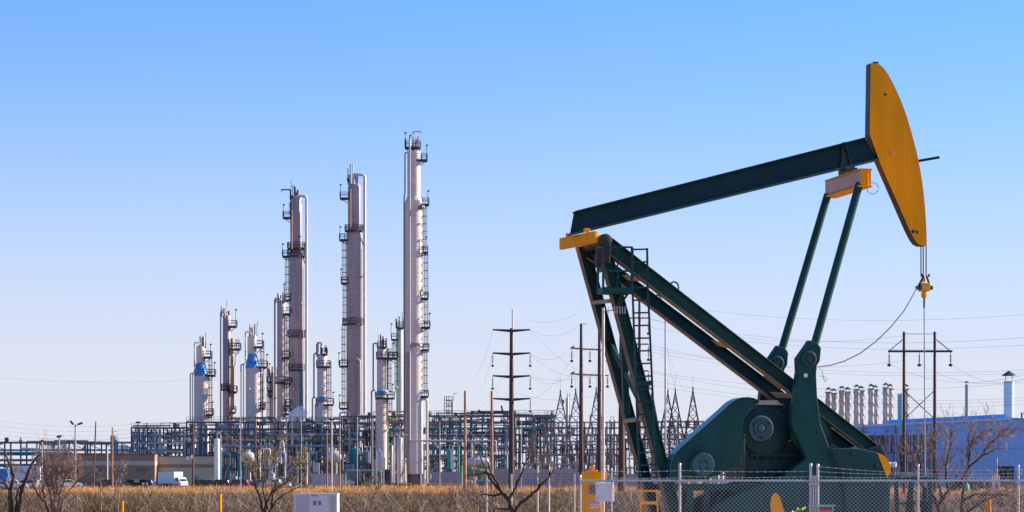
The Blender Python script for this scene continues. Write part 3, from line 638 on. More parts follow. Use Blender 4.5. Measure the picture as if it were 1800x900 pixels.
# white utility cabinet in the brush
D = 70.0
UC = thing('utility_cabinet', (X(555, D), D, 0), 'pale grey utility cabinet half hidden in the brush', 'utility cabinet')
GB = mat('pale cabinet paint', (.80, .73, .76), .5, 0, .06, 2, (.66, .58, .5), .64)
MB().bx(X(516, D), X(593, D), D, D + .8, .05, Z(868, D)).build('housing', GB, UC, bevel=.012)
MB().bx(X(515, D), X(594, D), D - .02, D + .82, Z(868, D), Z(867, D)).build('lid', GB, UC, bevel=.004)
dr = MB().bx(X(520.5, D), X(542, D), D - .012, D - .001, .15, Z(871, D)).build('cabinet_door', mat('grey violet door', (.60, .52, .58), .5), UC)
dr = MB().bx(X(544, D), X(577, D), D - .02, D - .001, .15, Z(870.5, D)).build('cabinet_door', GB, UC)
for a, b in ((551, 557.5), (560, 566)):
    MB().bx(X(a, D), X(b, D), D - .028, D - .021, Z(888, D), Z(880.5, D)).build('vent', mat('vent dark', (.2, .18, .24), .6), dr)
    MB().bx(X(b - 1.6, D), X(b - .2, D), D - .036, D - .0285, Z(888, D), Z(880.5, D)).build('vent_louvre', WHITEP, dr)
MB().bx(X(580, D), X(590.5, D), D - .012, D - .001, .15, Z(871, D)).build('side_panel', CREAM, UC)
MB().bx(X(547.5, D), X(558, D), D - .026, D - .021, Z(872.4, D), Z(870.7, D)).build('name_plate', mat('vent dark', None), dr)

# yellow marker posts
for px, py, D, r, lab in ((387, 868.5, 80, .05, 'tallest yellow marker post, in the brush below the white tank'), (215, 880.5, 80, .045, 'short yellow marker post low in the brush at far left'),):
    o = MB().tube([(X(px, D), D, 0), (X(px, D), D, Z(py, D))], r, 14).build('marker_post', YEL, smooth=50)
    mb = MB(); tag(o, lab, 'marker post', 'yellow marker posts')
D = 72; MKR = thing('gas_riser', (X(1737, D), D, 0), 'pair of yellow standing pipes joined under the bare bush at right', 'riser pipe')
for px, py, r in ((1734.5, 880, .04), (1739.5, 877.5, .045)): MB().tube([(X(px, D), D, 0), (X(px, D), D, Z(py, D))], r, 12).build('riser', YEL, MKR, smooth=50)
MB().tube([(X(1734.5, D), D, Z(884, D)), (X(1739.5, D), D, Z(884, D))], .03, 8).build('cross_pipe', YEL, MKR)
# second fence line of bare posts
PF = thing('wire_fence', (X(905, 76), 76, 0), 'line of pale thin fence posts with barbed strands left of the yellow cabinet', 'fence')
D = 76
for px, py, w_ in ((855.5, 835, .025), (899, 833, .03), (945, 819, .028), (965, 815, .032), (1010, 832, .022)):
    MB().tube([(X(px, D), D, 0), (X(px, D), D, Z(py, D))], w_, 8).build('post', mat('pale post paint', (.62, .56, .52), .6, 0, .2, 3, (.3, .25, .2), .6), PF, smooth=50)
for py in (833, 838, 843, 846, 849.5): MB().tube([(X(px, D), D, Z(py + .5 * math.sin(px), D)) for px in (838, 870, 899, 922, 945, 965, 1010, 1060)], .009, 5).build('strand', mat('dull strand wire', (.16, .15, .2), .6), PF)
# ------------------------------------------------------------------ distillation columns
RAIL = mat('dark platform steel', (0.03, 0.03, 0.045), 0.6, 0, 0.2)
def gooseneck(pts, D, wpx, dy=0.0, seg=4):
    """rounded pipe through px points"""
    V = [P(x, y, D) + Vector((0, dy, 0)) for x, y in pts]; s = D / FP; outp = [V[0]]
    for i in range(1, len(V) - 1):
        a = V[i - 1] - V[i]; b = V[i + 1] - V[i]; r = min(wpx * 1.1 * s, a.length * .5, b.length * .5); a.normalize(); b.normalize()
        p0 = V[i] + a * r; p1 = V[i] + b * r
        for k in range(seg + 1): t = k / seg; outp.append(p0 * (1 - t) ** 2 + V[i] * 2 * t * (1 - t) + p1 * t * t)
    outp.append(V[-1]); return MB().tube(outp, wpx * s / 2, 10)
def railing(x0, x1, y0, y1, z, h=1.25, n=None):
    mb = MB(); rt = .105
    for a, b in (((x0, y0), (x1, y0)), ((x1, y0), (x1, y1)), ((x0, y1), (x1, y1)), ((x0, y0), (x0, y1))):
        for zz in (h, h * .55): mb.bar((*a, z + zz), (*b, z + zz), rt)
        m = max(1, int(((a[0] - b[0]) ** 2 + (a[1] - b[1]) ** 2) ** .5 / 1.1))
        for k in range(m + 1): f = k / m; q = (a[0] + (b[0] - a[0]) * f, a[1] + (b[1] - a[1]) * f); mb.bar((*q, z), (*q, z + h), rt)
    return mb
def column(label, D, secs, mats, pipes=(), plats=(), rings=(), ladders=(), vents=(), drums=(), dome=True, lamps=(), davit=None, bands=()):
    s = D / FP; base = secs[-1]; C = thing('distillation_column', (X((base[0] + base[1]) / 2, D), D, 0), label, 'distillation column', 'distillation columns of the plant')
    for i, (xl, xr, yt, yb) in enumerate(secs):
        cx = X((xl + xr) / 2, D); r = (xr - xl) / 2 * s; z0 = 0 if i == len(secs) - 1 and yb > 840 else Z(yb, D); z1 = Z(yt, D)
        pr = [(r, z0), (r, z1)]
        if i == 0 and dome: pr = [(r, z0), (r, z1 - r * .5), (r * .92, z1 - r * .25), (r * .7, z1 - r * .07), (r * .35, z1)]
        else: pr = [(r, z0), (r, z1), (r * .97, z1 + .02)]
        MB().lathe((cx, D, 0), pr, 28).build('shell', mats[i], C, smooth=50)
        if i < len(secs) - 1:
            nx = secs[i + 1]
            if nx[2] > yb + 1:
                r2 = (nx[1] - nx[0]) / 2 * s; MB().lathe(((cx + X((nx[0] + nx[1]) / 2, D)) / 2, D, 0), [(r2, Z(nx[2], D)), (r, Z(yb, D))], 28).build('cone', BLUEC if 'blue cone' in label else mats[i], C, smooth=25)
        mb = MB(); z = z0 + 2.5                      # insulation bands and nozzles
        rnd = random.Random(int(xl * 7 + yt))
        while z < z1 - 1: mb.lathe((cx, D, z), [(r * 1.015, -.09), (r * 1.015, .09)], 28); z += rnd.uniform(5, 9)
        mb.build('stiffening_bands', mats[i], C, smooth=50)
        z = z0 + 3
        while z < z1 - 2:
            a = rnd.uniform(-2.6, -.4); o = (cx + math.cos(a) * r, D + math.sin(a) * r)
            MB().tube([(*o, z), (cx + math.cos(a) * (r + .55), D + math.sin(a) * (r + .55), z)], .22, 8).build('nozzle', mats[i], C, smooth=50); z += rnd.uniform(6, 14)
    for pts, wpx, m, dy in pipes: gooseneck(pts, D, wpx, dy).build('pipe', m, C, smooth=50)
    for xl, xr, y in plats:
        z = Z(y, D); x0, x1 = X(xl, D), X(xr, D)
        o = MB().bx(x0, x1, D - 1.3, D + 1.1, z - .42, z).build('platform', RAIL, C); railing(x0, x1, D - 1.3, D + 1.1, z).build('railing', RAIL, o)
        mb = MB(); mb.bar((x1 if xl > (base[0] + base[1]) / 2 - 3 else x0, D, z - .1), (X((base[0] + base[1]) / 2, D), D, z - 2.2), .14); mb.build('strut', RAIL, o)
    for xl, xr, y in rings:
        z = Z(y, D); cx = X((xl + xr) / 2, D); r1 = (xr - xl) / 2 * s; o = MB().lathe((cx, D, z), [(r1 - 1.1, -.4), (r1, -.4), (r1, 0), (r1 - 1.1, 0)], 24).build('ring_platform', RAIL, C)
        mb = MB(); n = 18
        for k in range(n):
            a, b = 2 * math.pi * k / n, 2 * math.pi * (k + 1) / n; q = (cx + r1 * math.cos(a), D + r1 * math.sin(a)); q2 = (cx + r1 * math.cos(b), D + r1 * math.sin(b))
            mb.bar((*q, z), (*q, z + 1.2), .12)
            for h in (.6, 1.2): mb.bar((*q, z + h), (*q2, z + h), .12)
        mb.build('railing', RAIL, o)
    for x, y0, y1 in ladders:
        xx = X(x, D); z0, z1 = Z(y1, D), Z(y0, D); mb = MB(); y = D - .3
        for dx in (-.28, .28): mb.bar((xx + dx, y, z0), (xx + dx, y, z1), .11)
        z = z0
        while z < z1: mb.bar((xx - .28, y, z), (xx + .28, y, z), .06); z += .45
        lo = mb.build('ladder', RAIL, C); mb = MB(); z = z0 + 1
        while z < z1:
            pts = [(xx + .5 * math.cos(t), y - .05 + -.55 * math.sin(t), z) for t in [math.pi * k / 6 for k in range(7)]]
            for i in range(6): mb.bar(pts[i], pts[i + 1], .10, .16)
            z += 1.7
        for k in (0, 3, 6): t = math.pi * k / 6; mb.bar((xx + .5 * math.cos(t), y - .05 - .55 * math.sin(t), z0 + .8), (xx + .5 * math.cos(t), y - .05 - .55 * math.sin(t), z1), .05)
        mb.build('safety_cage', RAIL, lo)
    for x, y0, y1, wpx, m in vents: MB().tube([(X(x, D), D - .4, Z(y1, D)), (X(x, D), D - .4, Z(y0, D))], wpx * s / 2, 8).build('vent_pipe', m, C, smooth=50)
    for xl, xr, y, hpx, m, m2 in drums:
        r = hpx * s / 2; x0, x1 = X(xl, D), X(xr, D); y = Z(y, D)
        o = MB().lathe((0, 0, 0), [(r, 0)], 3) if 0 else None
        pr = [(r * .3, x0), (r * .8, x0 + r * .15), (r, x0 + r * .4), (r, x1 - r * .4), (r * .8, x1 - r * .15), (r * .3, x1)]
        MB().lathe((0, D - 1.9 - r, y), pr, 18, 'x').build('drum', m, C, smooth=50)
        MB().lathe((0, D - 1.9 - r, y), [(r * 1.04, x1 - r * 1.1), (r * 1.04, x1 - r * .5), (r * .7, x1 + .05)], 18, 'x').build('drum_end', m2, C, smooth=50)
    for x, y0, y1 in lamps:
        mb = MB().bar((X(x, D), D - 1.2, Z(y1, D)), (X(x, D), D - 1.2, Z(y0, D)), .10); mb.box((X(x, D) + .1, D - 1.2, Z(y0, D)), (.45, .4, .3)); mb.build('platform_lamp', RAIL, C)
    if davit:
        x0, y0, x1, y1 = davit; mb = MB().bar((X(x0, D), D - .6, Z(y0, D)), (X(x0, D), D - .6, Z(y1, D)), .32); mb.bar((X(x0, D), D - .6, Z(y1, D)), (X(x1, D), D - .6, Z(y1, D)), .28); mb.bar((X(x1, D), D - .6, Z(y1, D)), (X(x1, D), D - .6, Z(y1 + 5, D)), .14)
        mb.build('davit_crane', CREAM if x1 > 700 else RAIL, C)
    mb = MB(); t0 = secs[0]; zt = Z(t0[2], D); rnd = random.Random(int(t0[0]))   # top nozzles and small piping
    cx = X((t0[0] + t0[1]) / 2, D)
    for k in range(5): x = cx + rnd.uniform(-1.2, 1.2); MB().tube([(x, D - rnd.uniform(0, .8), zt - .6), (x, D - rnd.uniform(0, .8), zt + rnd.uniform(.6, 2.6))], rnd.uniform(.1, .24), 8).build('top_nozzle', rnd.choice([SHELLD, RAIL, RUSTP, CREAM]), C, smooth=50)
    return C

column('stubby column with a blue cone, leftmost of all the towers', 520, [(345, 361, 607, 638), (341, 367, 661, 850)], [SHELLL, SHELLL],
       [([(347, 616), (343, 603)][:0] + [(352, 606), (352, 603), (343.5, 603), (343.5, 648)], 2.4, CREAM, -1.5), ([(345, 640), (342, 655), (339.5, 657), (339.5, 850)], 2, CREAM, -1), ([(342, 657), (335.5, 657), (335.5, 850)], 2.2, SHELLD, -1)],
       [(359, 372, 627), (360, 378.5, 659), (364, 375, 728)], [], [(370, 628, 742)], [(362, 585, 607, 1, RAIL), (357.5, 592, 605, 2, RAIL), (353, 596, 606, 1, SHELLD)], [(350, 368, 641, 4, RAIL, RAIL)][:0], lamps=[(371, 606, 627), (378, 638, 659), (374, 707, 728)])
column('slim grey column with a rust streaked riser on its right side', 530, [(391.5, 405.5, 553, 850)], [SHELLD],
       [([(396, 560), (396, 549), (388.8, 549), (388.8, 850)], 2.6, SHELLD, -1), ([(408.5, 595), (408.5, 850)], 6, ORNG, -.8), ([(421, 612), (421, 620), (414.5, 624), (414.5, 640), (412, 645), (412, 720)], 1.8, SHELLD, -1)],
       [(402, 416, 573), (405, 423, 613), (402, 416.5, 688), (406, 414, 724)], [(389, 408, 684)], [(418, 596, 612), (399, 700, 740)], [(399, 528, 552, .9, RAIL), (393, 542, 552, .9, RAIL)], [], lamps=[(415.5, 545, 573)])
column('wide column with a blue cone beside the tall dark tower', 510, [(435, 451, 589, 622), (432, 458.5, 647, 850)], [SHELLL, SHELLL],
       [([(442, 590), (442, 584), (432.8, 584), (432.8, 634)], 2.6, CREAM, -1.5), ([(434, 634), (429, 642), (429, 850)], 2, CREAM, -1), ([(430, 641), (424.5, 641), (424.5, 850)], 2.6, SHELLD, -1), ([(462, 660), (462, 850)], 4.5, CREAM, 0)],
       [(448, 463, 609), (450, 470, 644.5), (458, 466, 717)], [], [(461, 612, 720)], [(453, 565, 590, .9, RAIL), (448, 570, 589, 2, RAIL), (444.5, 575, 590, 1, SHELLD)], lamps=[(462, 587, 609), (470, 624, 644)])
column('plain grey column squeezed in just left of the tall dark towers', 545, [(474, 484, 655, 850)], [SHELL],
       [([(476, 660), (476, 652), (472.5, 654), (472.5, 850)], 1.6, SHELLD, -1)], [(470, 480, 671), (471, 480, 686), (472, 480, 695)], [], [(472, 650, 740)], [(478, 645, 656, 1, RAIL)], lamps=[(474, 640, 655)])
column('slender lilac column standing hard against the dark tower with two vents', 515, [(487, 502, 528, 850)], [SHELL],
       [([(494, 530), (494, 526), (483.8, 526), (483.8, 850)], 3.2, SHELLD, -1), ([(507, 688), (507, 850)][:0] or [(503.5, 560), (503.5, 850)], 1.6, CREAM, 0)],
       [(499, 512, 551), (497, 510, 628), (500, 513, 673), (502, 512, 712), (502, 512, 727)], [(482, 510, 672)], [(506, 552, 730)], [(500, 502, 528, 1, RAIL), (497, 514, 528, 2.2, CREAM)], [(484, 505, 668, 7, SHELLD, RAIL)], lamps=[(500, 500, 528)])
column('tall dark tower with two top vents, left of the pair', 520, [(510, 531, 345, 440), (508, 534, 447, 850)], [SHELLD, SHELLD],
       [([(520, 358), (520, 345.5), (539.3, 345.5), (539.3, 850)], 5, CREAM, -1), ([(531, 447), (536, 462), (538, 464)], 2.4, CREAM, -1), ([(534.6, 470), (534.6, 850)], 1.6, CREAM, -2), ([(515.5, 372), (515.5, 440)], 2, ORNG, -3.2), ([(528, 650), (532, 655), (532, 850)], 2.4, TEAL, -1.4)],
       [(498, 511, 382), (497, 513, 450), (501, 512, 527)], [(505, 537, 436), (505, 537, 450), (505, 537, 590), (507, 535, 650)], [(505, 452, 530), (506, 590, 700), (512, 355, 382)], [(515, 325, 350, 2, CREAM), (518.6, 324, 350, 2, CREAM), (512, 316, 355, .8, RAIL)], [(512, 517, 348, 6, RUSTP, RAIL)], lamps=[(499, 361, 382), (497.5, 430, 450)], davit=(511, 352, 495, 334))
column('small column with a blue and white drum, between the tall dark towers', 505, [(557.5, 575, 622, 707), (553, 576, 711, 850)], [SHELLL, SHELLL],
       [([(560, 624), (560, 620.5), (552.5, 622), (552.5, 700)], 3, SHELLD, -1), ([(556, 699), (549.8, 699), (549.8, 850)], 2.6, SHELLD, -1), ([(576, 715), (576, 850)], 2, CREAM, 0)],
       [(557, 580.5, 644), (556, 586, 710.5), (566, 575, 622)], [], [(579, 636, 708), (580, 712, 742)], [(560, 602, 623, 1, RAIL), (564, 608, 624, 2.2, RAIL), (572, 610, 625, 1, RAIL)], [(559, 577, 702, 8, BLUEC, WHITEP)], lamps=[(586, 690, 710)], davit=(559, 622, 566, 603))
column('tall dark tower with two top vents, right of the pair', 525, [(611.5, 634.5, 323, 404), (609, 636.5, 413, 850)], [SHELLD, SHELLD],
       [([(622, 325), (622, 308), (641.5, 308), (641.5, 850)], 5.4, CREAM, -1), ([(632, 413), (640, 434), (641, 436)], 2.4, CREAM, -1), ([(637.3, 440), (637.3, 850)], 1.6, CREAM, -2), ([(618, 335), (618, 402)], 2, ORNG, -3.2), ([(628, 631), (634, 634), (634.5, 700), (633, 850)], 3, LAV, -2.4)],
       [(598, 613, 348), (597, 615, 421), (600, 611, 497), (597, 611, 643), (597, 612, 717)], [(606, 638, 405), (602, 638, 569)], [(605, 424, 500), (606, 500, 570), (604, 570, 717)], [(616, 288, 325, 2, CREAM), (620.6, 287, 325, 2, CREAM), (612, 296, 325, 1.6, RAIL)], [(611, 616, 318, 8, RUSTP, RAIL)], lamps=[(599, 326, 348), (598.5, 400, 421), (600, 474, 497), (596, 621, 643), (597, 695, 717)])
column('short column with a white ended blue drum, just left of the tallest tower', 505, [(662.5, 679, 608, 689), (660, 680.5, 693, 850)], [SHELLL, SHELLL],
       [([(664, 612), (664, 604), (656.5, 604), (656.5, 685)], 3, SHELLD, -1), ([(660, 686), (653.6, 687), (653.6, 850)], 3, SHELLD, -1), ([(681, 612), (681, 850)], 3, GREENP, 0)],
       [(662, 699, 629), (660, 693, 699), (668, 678, 610)], [], [(685, 612, 696), (686, 700, 745)], [(665, 584, 608, 1, CREAM), (669, 588, 608, 2.4, RAIL), (675, 595, 608, 1.2, RAIL)], [(665, 683, 691, 9, BLUEC, WHITEP)], lamps=[(692, 603, 629), (690, 676, 699)])
column('narrow column peeking out behind the left edge of the tallest tower', 545, [(696.5, 709, 573, 850)], [SHELLL],
       [([(701, 580), (700, 850)], 1.8, GREENP, -1.4)], [(698, 709, 576), (688, 702, 596), (684, 702, 629.5)], [], [(697, 596, 690)], [(707, 548, 574, 1, RAIL)], lamps=[(688, 570, 596), (690, 605, 629)])
column('tallest tower of all, bright aluminium clad with long side pipes', 500, [(716, 739, 266, 345), (711, 743.5, 357, 833), (714, 742, 833.5, 851)], [SHELLL, SHELLL, mat('concrete skirt', (.16, .13, .13), .85, 0, .2, .6)],
       [([(716, 269), (712, 269), (712, 340), (710.5, 346), (710.5, 830)], 2.6, SHELLD, -.6), ([(726, 245), (726, 241), (721.4, 241), (721.4, 775), (872, 775), (872, 800)], 3.0, LAV, -2.9), ([(742, 702), (751, 702), (751, 850)], 4.6, SHELLL, -1), ([(746, 780), (745, 850)], 3, CREAM, -1), ([(716, 620), (716, 850)], 4.5, SHELLD, -1.9)],
       [(712, 739, 259), (731, 751, 281), (732, 754, 359), (744, 752, 443), (740, 753, 524), (737, 756, 574.6), (724, 754, 614.5), (731, 753, 696)], [], [(749, 445, 525), (749, 526, 575), (749, 576, 614), (748, 616, 696), (731, 284, 356), (746.5, 360, 443)], [(731, 236, 262, 1.2, CREAM), (735, 240, 262, 2.2, RUSTP), (713, 244, 260, 3, RAIL)], [(722, 739, 606, 8, SHELLD, LAV), (736, 747, 367, 8, RUSTP, SHELLL)], lamps=[(712.5, 235, 258), (750, 257, 281), (752.5, 337, 359), (749, 418, 443), (755, 552, 574)], davit=(726.5, 262, 740.5, 232), dome=False)

# ------------------------------------------------------------------ pipe racks
PIPEM = [TEAL, BLUP, CREAM, LAV, STEEL, WHITEP, SHELLD, CREAM, BLUP, STEEL, LAV, LAV]
def rack(label, x0, x1, D, ys, nb, pipes, seed, depth=6.0, clutter=20, rails=(), m=STEEL, th=.31, ybase=None):
    rnd = random.Random(seed); Cn = thing('pipe_rack', (X((x0 + x1) / 2, D), D, 0), label, 'pipe rack', 'steel pipe racks of the plant')
    xs = [X(x0 + (x1 - x0) * i / nb, D) for i in range(nb + 1)]; zs = [Z(y, D) for y in ys]; mb = MB()
    for x in xs:
        for y in (D, D + depth): mb.bar((x, y, 0), (x, y, zs[0]), th)
        for z in zs: mb.bar((x, D, z), (x, D + depth, z), th * .8)
    for z in zs:
        for y in (D - .01, D + depth): mb.bar((xs[0], y, z), (xs[-1], y, z), th * .85, th)
    for i in range(nb):
        if rnd.random() < .4:
            j = rnd.randrange(len(zs)); za = zs[j]; zb = zs[j + 1] if j + 1 < len(zs) else 0
            mb.bar((xs[i], D, za), (xs[i + 1], D, zb), th * .5); 
            if rnd.random() < .5: mb.bar((xs[i + 1], D, za), (xs[i], D, zb), th * .5)
    mb.build('frame', m, Cn)
    for y, wpx, pm, xa, xb in pipes:
        dy = rnd.uniform(-1.2, -.4); MB().tube([P(xa, y, D) + Vector((0, dy, 0)), P(xb, y, D) + Vector((0, dy, 0))], wpx * D / FP / 2, 10).build('pipe', pm, Cn, smooth=50)
    for y in rails:
        mb = MB(); z = Z(y, D)
        for h in (.55, 1.1): mb.bar((xs[0], D - .3, z + h), (xs[-1], D - .3, z + h), .08)
        x = xs[0]
        while x <= xs[-1]: mb.bar((x, D - .3, z), (x, D - .3, z + 1.1), .07); x += 1.5
        mb.build('railing', RAIL, Cn)
    for k in range(int(clutter * 1.5)):
        pm = rnd.choice(PIPEM); r = rnd.choice([.12, .16, .22, .3]); x = rnd.uniform(xs[0], xs[-1]); zt = rnd.choice(zs) + rnd.uniform(-.5, 1.2); dy = rnd.uniform(-.7, depth)
        ln = rnd.uniform(2, 9) * rnd.choice((-1, 1)); zb = max(.4, zt - rnd.uniform(2, 10)); x2 = min(max(x + ln, xs[0]), xs[-1])
        typ = rnd.random()
        if typ < .45: pts = [(x, D + dy, zb), (x, D + dy, zt), (x2, D + dy, zt)]
        elif typ < .7: pts = [(x, D + dy, zb), (x, D + dy, zt)]
        elif typ < .85: pts = [(x, D + dy, zb), (x, D + dy, zt), (x + ln * .3, D + dy, zt), (x + ln * .3, D + dy, zb)]
        else: pts = [(x, D + dy, zt), (x2, D + dy, zt)]
        if abs(pts[0][0] - pts[-1][0]) + abs(pts[0][2] - pts[-1][2]) < .3: continue
        MB().tube(pts, r, 6).build('branch_pipe', pm, Cn, smooth=50)
    for k in range(clutter // 2):
        x = rnd.uniform(xs[0], xs[-1]); z = rnd.choice(zs); typ = rnd.random()
        if typ < .5: MB().lathe((x, D - .4, z), [(.1, 0), (.35, .1), (.35, .5), (.12, .55), (.12, .9), (.4, .95), (.4, 1.0)], 8).build('valve', rnd.choice([STEEL, RUSTP, GREENP, WHITEP]), Cn)
        else: MB().box((x, D - .2, z + .5), (rnd.uniform(.5, 1.4), .6, rnd.uniform(.5, 1.2))).build('instrument_box', rnd.choice([WHITEP, LAV, STEEL, BLUP]), Cn)
    return Cn
rack('low twin beam pipe bridge running off past the far left edge', -20, 235, 500, [777.5, 791], 9, [(797.5, 7, TEAL, -20, 128), (798, 3, BLUP, 128, 235), (779, 2, STEEL2, -20, 235), (809, 4.5, STEEL2, -20, 80), (818, 6, TEAL, -20, 70)], 1, clutter=9, th=.32, m=STEEL2)
rack('rack with blue grey platforms left of the stubby column', 231, 330, 535, [752, 765, 778, 790, 803], 7, [(766, 3, BLUP, 231, 330), (779, 3, LAV, 240, 330), (772, 2, GREENP, 288, 330), (791, 4, BLUP, 231, 300)], 2, clutter=46, rails=(752, 765))
rack('tall rack under the two blue coned columns', 328, 482, 495, [742, 754, 765, 777, 800, 825], 6, [(754, 2.4, STEEL, 328, 482), (765, 3, RUSTP, 380, 440), (785, 5, BLUP, 395, 482), (778, 2.5, STEEL2, 330, 420), (800, 3, TEAL, 390, 430), (760, 2, GREENP, 390, 420)], 3, clutter=55, rails=(742,))
rack('rack under the dark tower, left of the puffing steam', 484, 600, 497, [742, 754, 764, 775, 800, 826], 5, [(784, 4.5, BLUP, 500, 600), (764, 2, LAV, 484, 600), (754, 2.4, STEEL, 484, 600), (808, 3, TEAL, 545, 600), (796, 2, LAV, 520, 560)], 4, clutter=50, rails=(742,))
rack('rack crowded round the foot of the right dark tower', 600, 716, 508, [732, 744, 757, 768, 790, 815], 5, [(772.5, 5, LAV, 600, 640), (744, 3, STEEL, 600, 716), (766, 2.6, SHELLD, 650, 716), (827, 3.4, BLUP, 607, 680), (800, 3, TEAL, 612, 680), (757, 2.5, TEAL, 650, 716)], 5, clutter=60)
rack('long rack with a teal pipe, right of the tallest tower', 752, 905, 512, [731, 742, 753, 766, 788, 810], 8, [(753, 4, TEAL, 745, 945), (764, 2.5, BLUP, 755, 905), (742, 2.4, STEEL, 752, 905), (790, 3.4, TEAL, 760, 870), (800, 3, BLUP, 755, 840), (770, 2.2, STEEL2, 752, 905), (747.5, 2, STEEL, 752, 905)], 6, clutter=66, rails=(731,))
rack('dark rack behind the steel monopole with curved pipe tops', 900, 975, 520, [730, 741, 752, 764, 776, 795, 815], 6, [(733, 2.4, STEEL, 900, 975), (741, 2.4, STEEL, 900, 975), (776, 3, BLUP, 900, 975), (790, 3, LAV, 895, 945)], 7, clutter=34, rails=(730,))
rack('hindmost rack seen through the gaps behind the columns', 330, 600, 575, [760, 772, 784, 806, 824], 14, [(772, 3, STEEL2, 330, 600), (784, 3, BLUP, 330, 600), (806, 3, STEEL2, 330, 600)], 8, clutter=80, m=STEEL2)
rack('hindmost rack seen behind the tallest tower', 600, 900, 580, [760, 775, 790, 806, 822], 16, [(775, 3, STEEL2, 600, 900), (790, 3, TEAL, 600, 900), (806, 3, STEEL2, 600, 900)], 9, clutter=90, m=STEEL2)
for i, px in enumerate((936, 943.5, 951, 958, 965, 972)):
    D = 518; gooseneck([(px - 3, 820), (px - 3, 731.5), (px + 2.2, 731.5), (px + 2.2, 760)], D, 1.6, -1.0).build('pipe_bend', STEEL, None, smooth=50)
    o = bpy.data.objects[-1] if 0 else COL.objects[-1]; tag(o, 'dark hooked pipe, %s in the row of bends left of the substation' % ('first', 'second', 'third', 'fourth', 'fifth', 'last')[i], 'pipe', 'hooked pipes over the dark rack')

# ladder tower and drums
D = 520; LT = thing('stair_tower', (X(788, D), D, 0), 'skeletal caged stair tower rising above the rack right of the tallest tower', 'stair tower')
mb = MB()
for x in (781, 785, 789, 795): mb.bar(P(x, 697, D), (X(x, D), D, 0), .14)
for y in range(697, 845, 6): mb.bar(P(781, y, D), P(795, y, D), .12)
mb.build('frame', RAIL, LT)
for y in (704, 712, 724): MB().bx(X(784, D), X(794, D), D - .8, D + .8, Z(y + 1, D), Z(y, D)).build('landing', RAIL, LT)
MB().tube([P(795.5, 705, D), P(795.5, 745, D)], .35, 8).build('riser', CREAM, LT)
mb = MB().bar(P(797.5, 745, D), P(797.5, 692, D), .1); mb.bar(P(797.5, 692, D), P(804, 691, D), .1); mb.build('lamp_arm', RAIL, LT)

def vessel_v(name, label, cat, xc, wpx, yt, yb, D, m, dome=.5, group=None, legs=True, topm=None):
    s = D / FP; r = wpx * s / 2; zt = Z(yt, D); zb = max(0, Z(yb, D)); o = thing(name, (X(xc, D), D, 0), label, cat, group)
    MB().lathe((X(xc, D), D, 0), [(r * .3, zb), (r * .9, zb + r * .15), (r, zb + r * .4), (r, zt - r * dome), (r * .8, zt - r * dome * .45), (r * .4, zt - r * .05), (r * .1, zt)], 24).build('shell', m, o, smooth=50)
    MB().lathe((X(xc, D), D, 0), [(r * 1.03, zb + r * .8), (r * 1.03, zb + r * .8 + .12)], 24).build('band', m, o, smooth=50)
    MB().tube([(X(xc, D), D, zt - .1), (X(xc, D), D, zt + .9), (X(xc, D) + r * 1.3, D, zt + .9), (X(xc, D) + r * 1.3, D, zb)], max(.1, r * .12), 8).build('vent_line', LAV, o, smooth=50)
    if zb > .4:
        for a in (.6, 2.2, 3.8, 5.4): MB().bar((X(xc, D) + r * .75 * math.cos(a), D + r * .75 * math.sin(a), zb + r * .4), (X(xc, D) + r * .75 * math.cos(a), D + r * .75 * math.sin(a), 0), .22).build('leg', STEEL, o)
    return o
def vessel_h(name, label, cat, xl, xr, yc, hpx, D, m, group=None, head=None):
    s = D / FP; r = hpx * s / 2; x0, x1 = X(xl, D), X(xr, D); z = Z(yc, D); o = thing(name, ((x0 + x1) / 2, D, 0), label, cat, group)
    MB().lathe((0, D, z), [(r * .2, x0), (r * .75, x0 + r * .18), (r, x0 + r * .5), (r, x1 - r * .5), (r * .75, x1 - r * .18), (r * .2, x1)], 22, 'x').build('shell', m, o, smooth=50)
    for x in (x0 + r * .9, x1 - r * .9): MB().bx(x - .2, x + .2, D - r * .7, D + r * .7, 0, z - r * .6).build('saddle', CONC, o)
    MB().lathe(((x0 + x1) / 2, D, z), [(r * .3, r * .8), (r * .3, r * 1.25), (r * .42, r * 1.25), (r * .42, r * 1.4)], 12).build('manway', head or m, o)
    return o
vessel_v('storage_tank', 'low white round tank behind the brown block building', 'tank', 219.5, 21, 784, 851, 540, WHITEP, .18)
vessel_v('process_vessel', 'pale blue upright tank left of the small white tank', 'vessel', 200, 12, 765, 800, 545, BLUP, .2)
vessel_v('process_vessel', 'wide light blue tank with ladder at the left end of the racks', 'vessel', 240, 17, 758, 851, 545, BLUP, .15)
vessel_v('process_vessel', 'second light blue tank, inside the blue grey rack', 'vessel', 270, 20, 758, 788, 548, BLUP, .15)
vessel_v('process_vessel', 'bright white upright cylinder at the right end of the tan building', 'vessel', 381.5, 10, 771, 852, 470, WHITEP, .15)
vessel_h('storage_drum', 'big pale spherical ended drum behind the bare brush and timber pole', 'drum', 425, 447.5, 804, 19, 480, CREAM)
vessel_h('storage_drum', 'shaded grey drum with cream end right of the two light poles', 'drum', 576, 600, 803, 21, 482, LAV)
vessel_h('storage_drum', 'pale horizontal tank low between the rusty H-frame poles', 'drum', 820, 860, 813, 17, 475, LAV)
vessel_h('storage_drum', 'lower green drum under the pale tank by the H-frame', 'drum', 822, 862, 831, 13, 474, GREENP)
vessel_v('process_vessel', 'turquoise vessel glowing between the rack legs', 'vessel', 624, 19, 787, 825, 500, TEAL, .2)
vessel_v('process_vessel', 'blue upright vessel beside the turquoise one', 'vessel', 645, 9, 792, 815, 500, BLUP, .2)
vessel_v('process_vessel', 'pale grey vertical filter left of the tallest tower base', 'vessel', 702, 11, 768, 850, 494, LAV, .2)
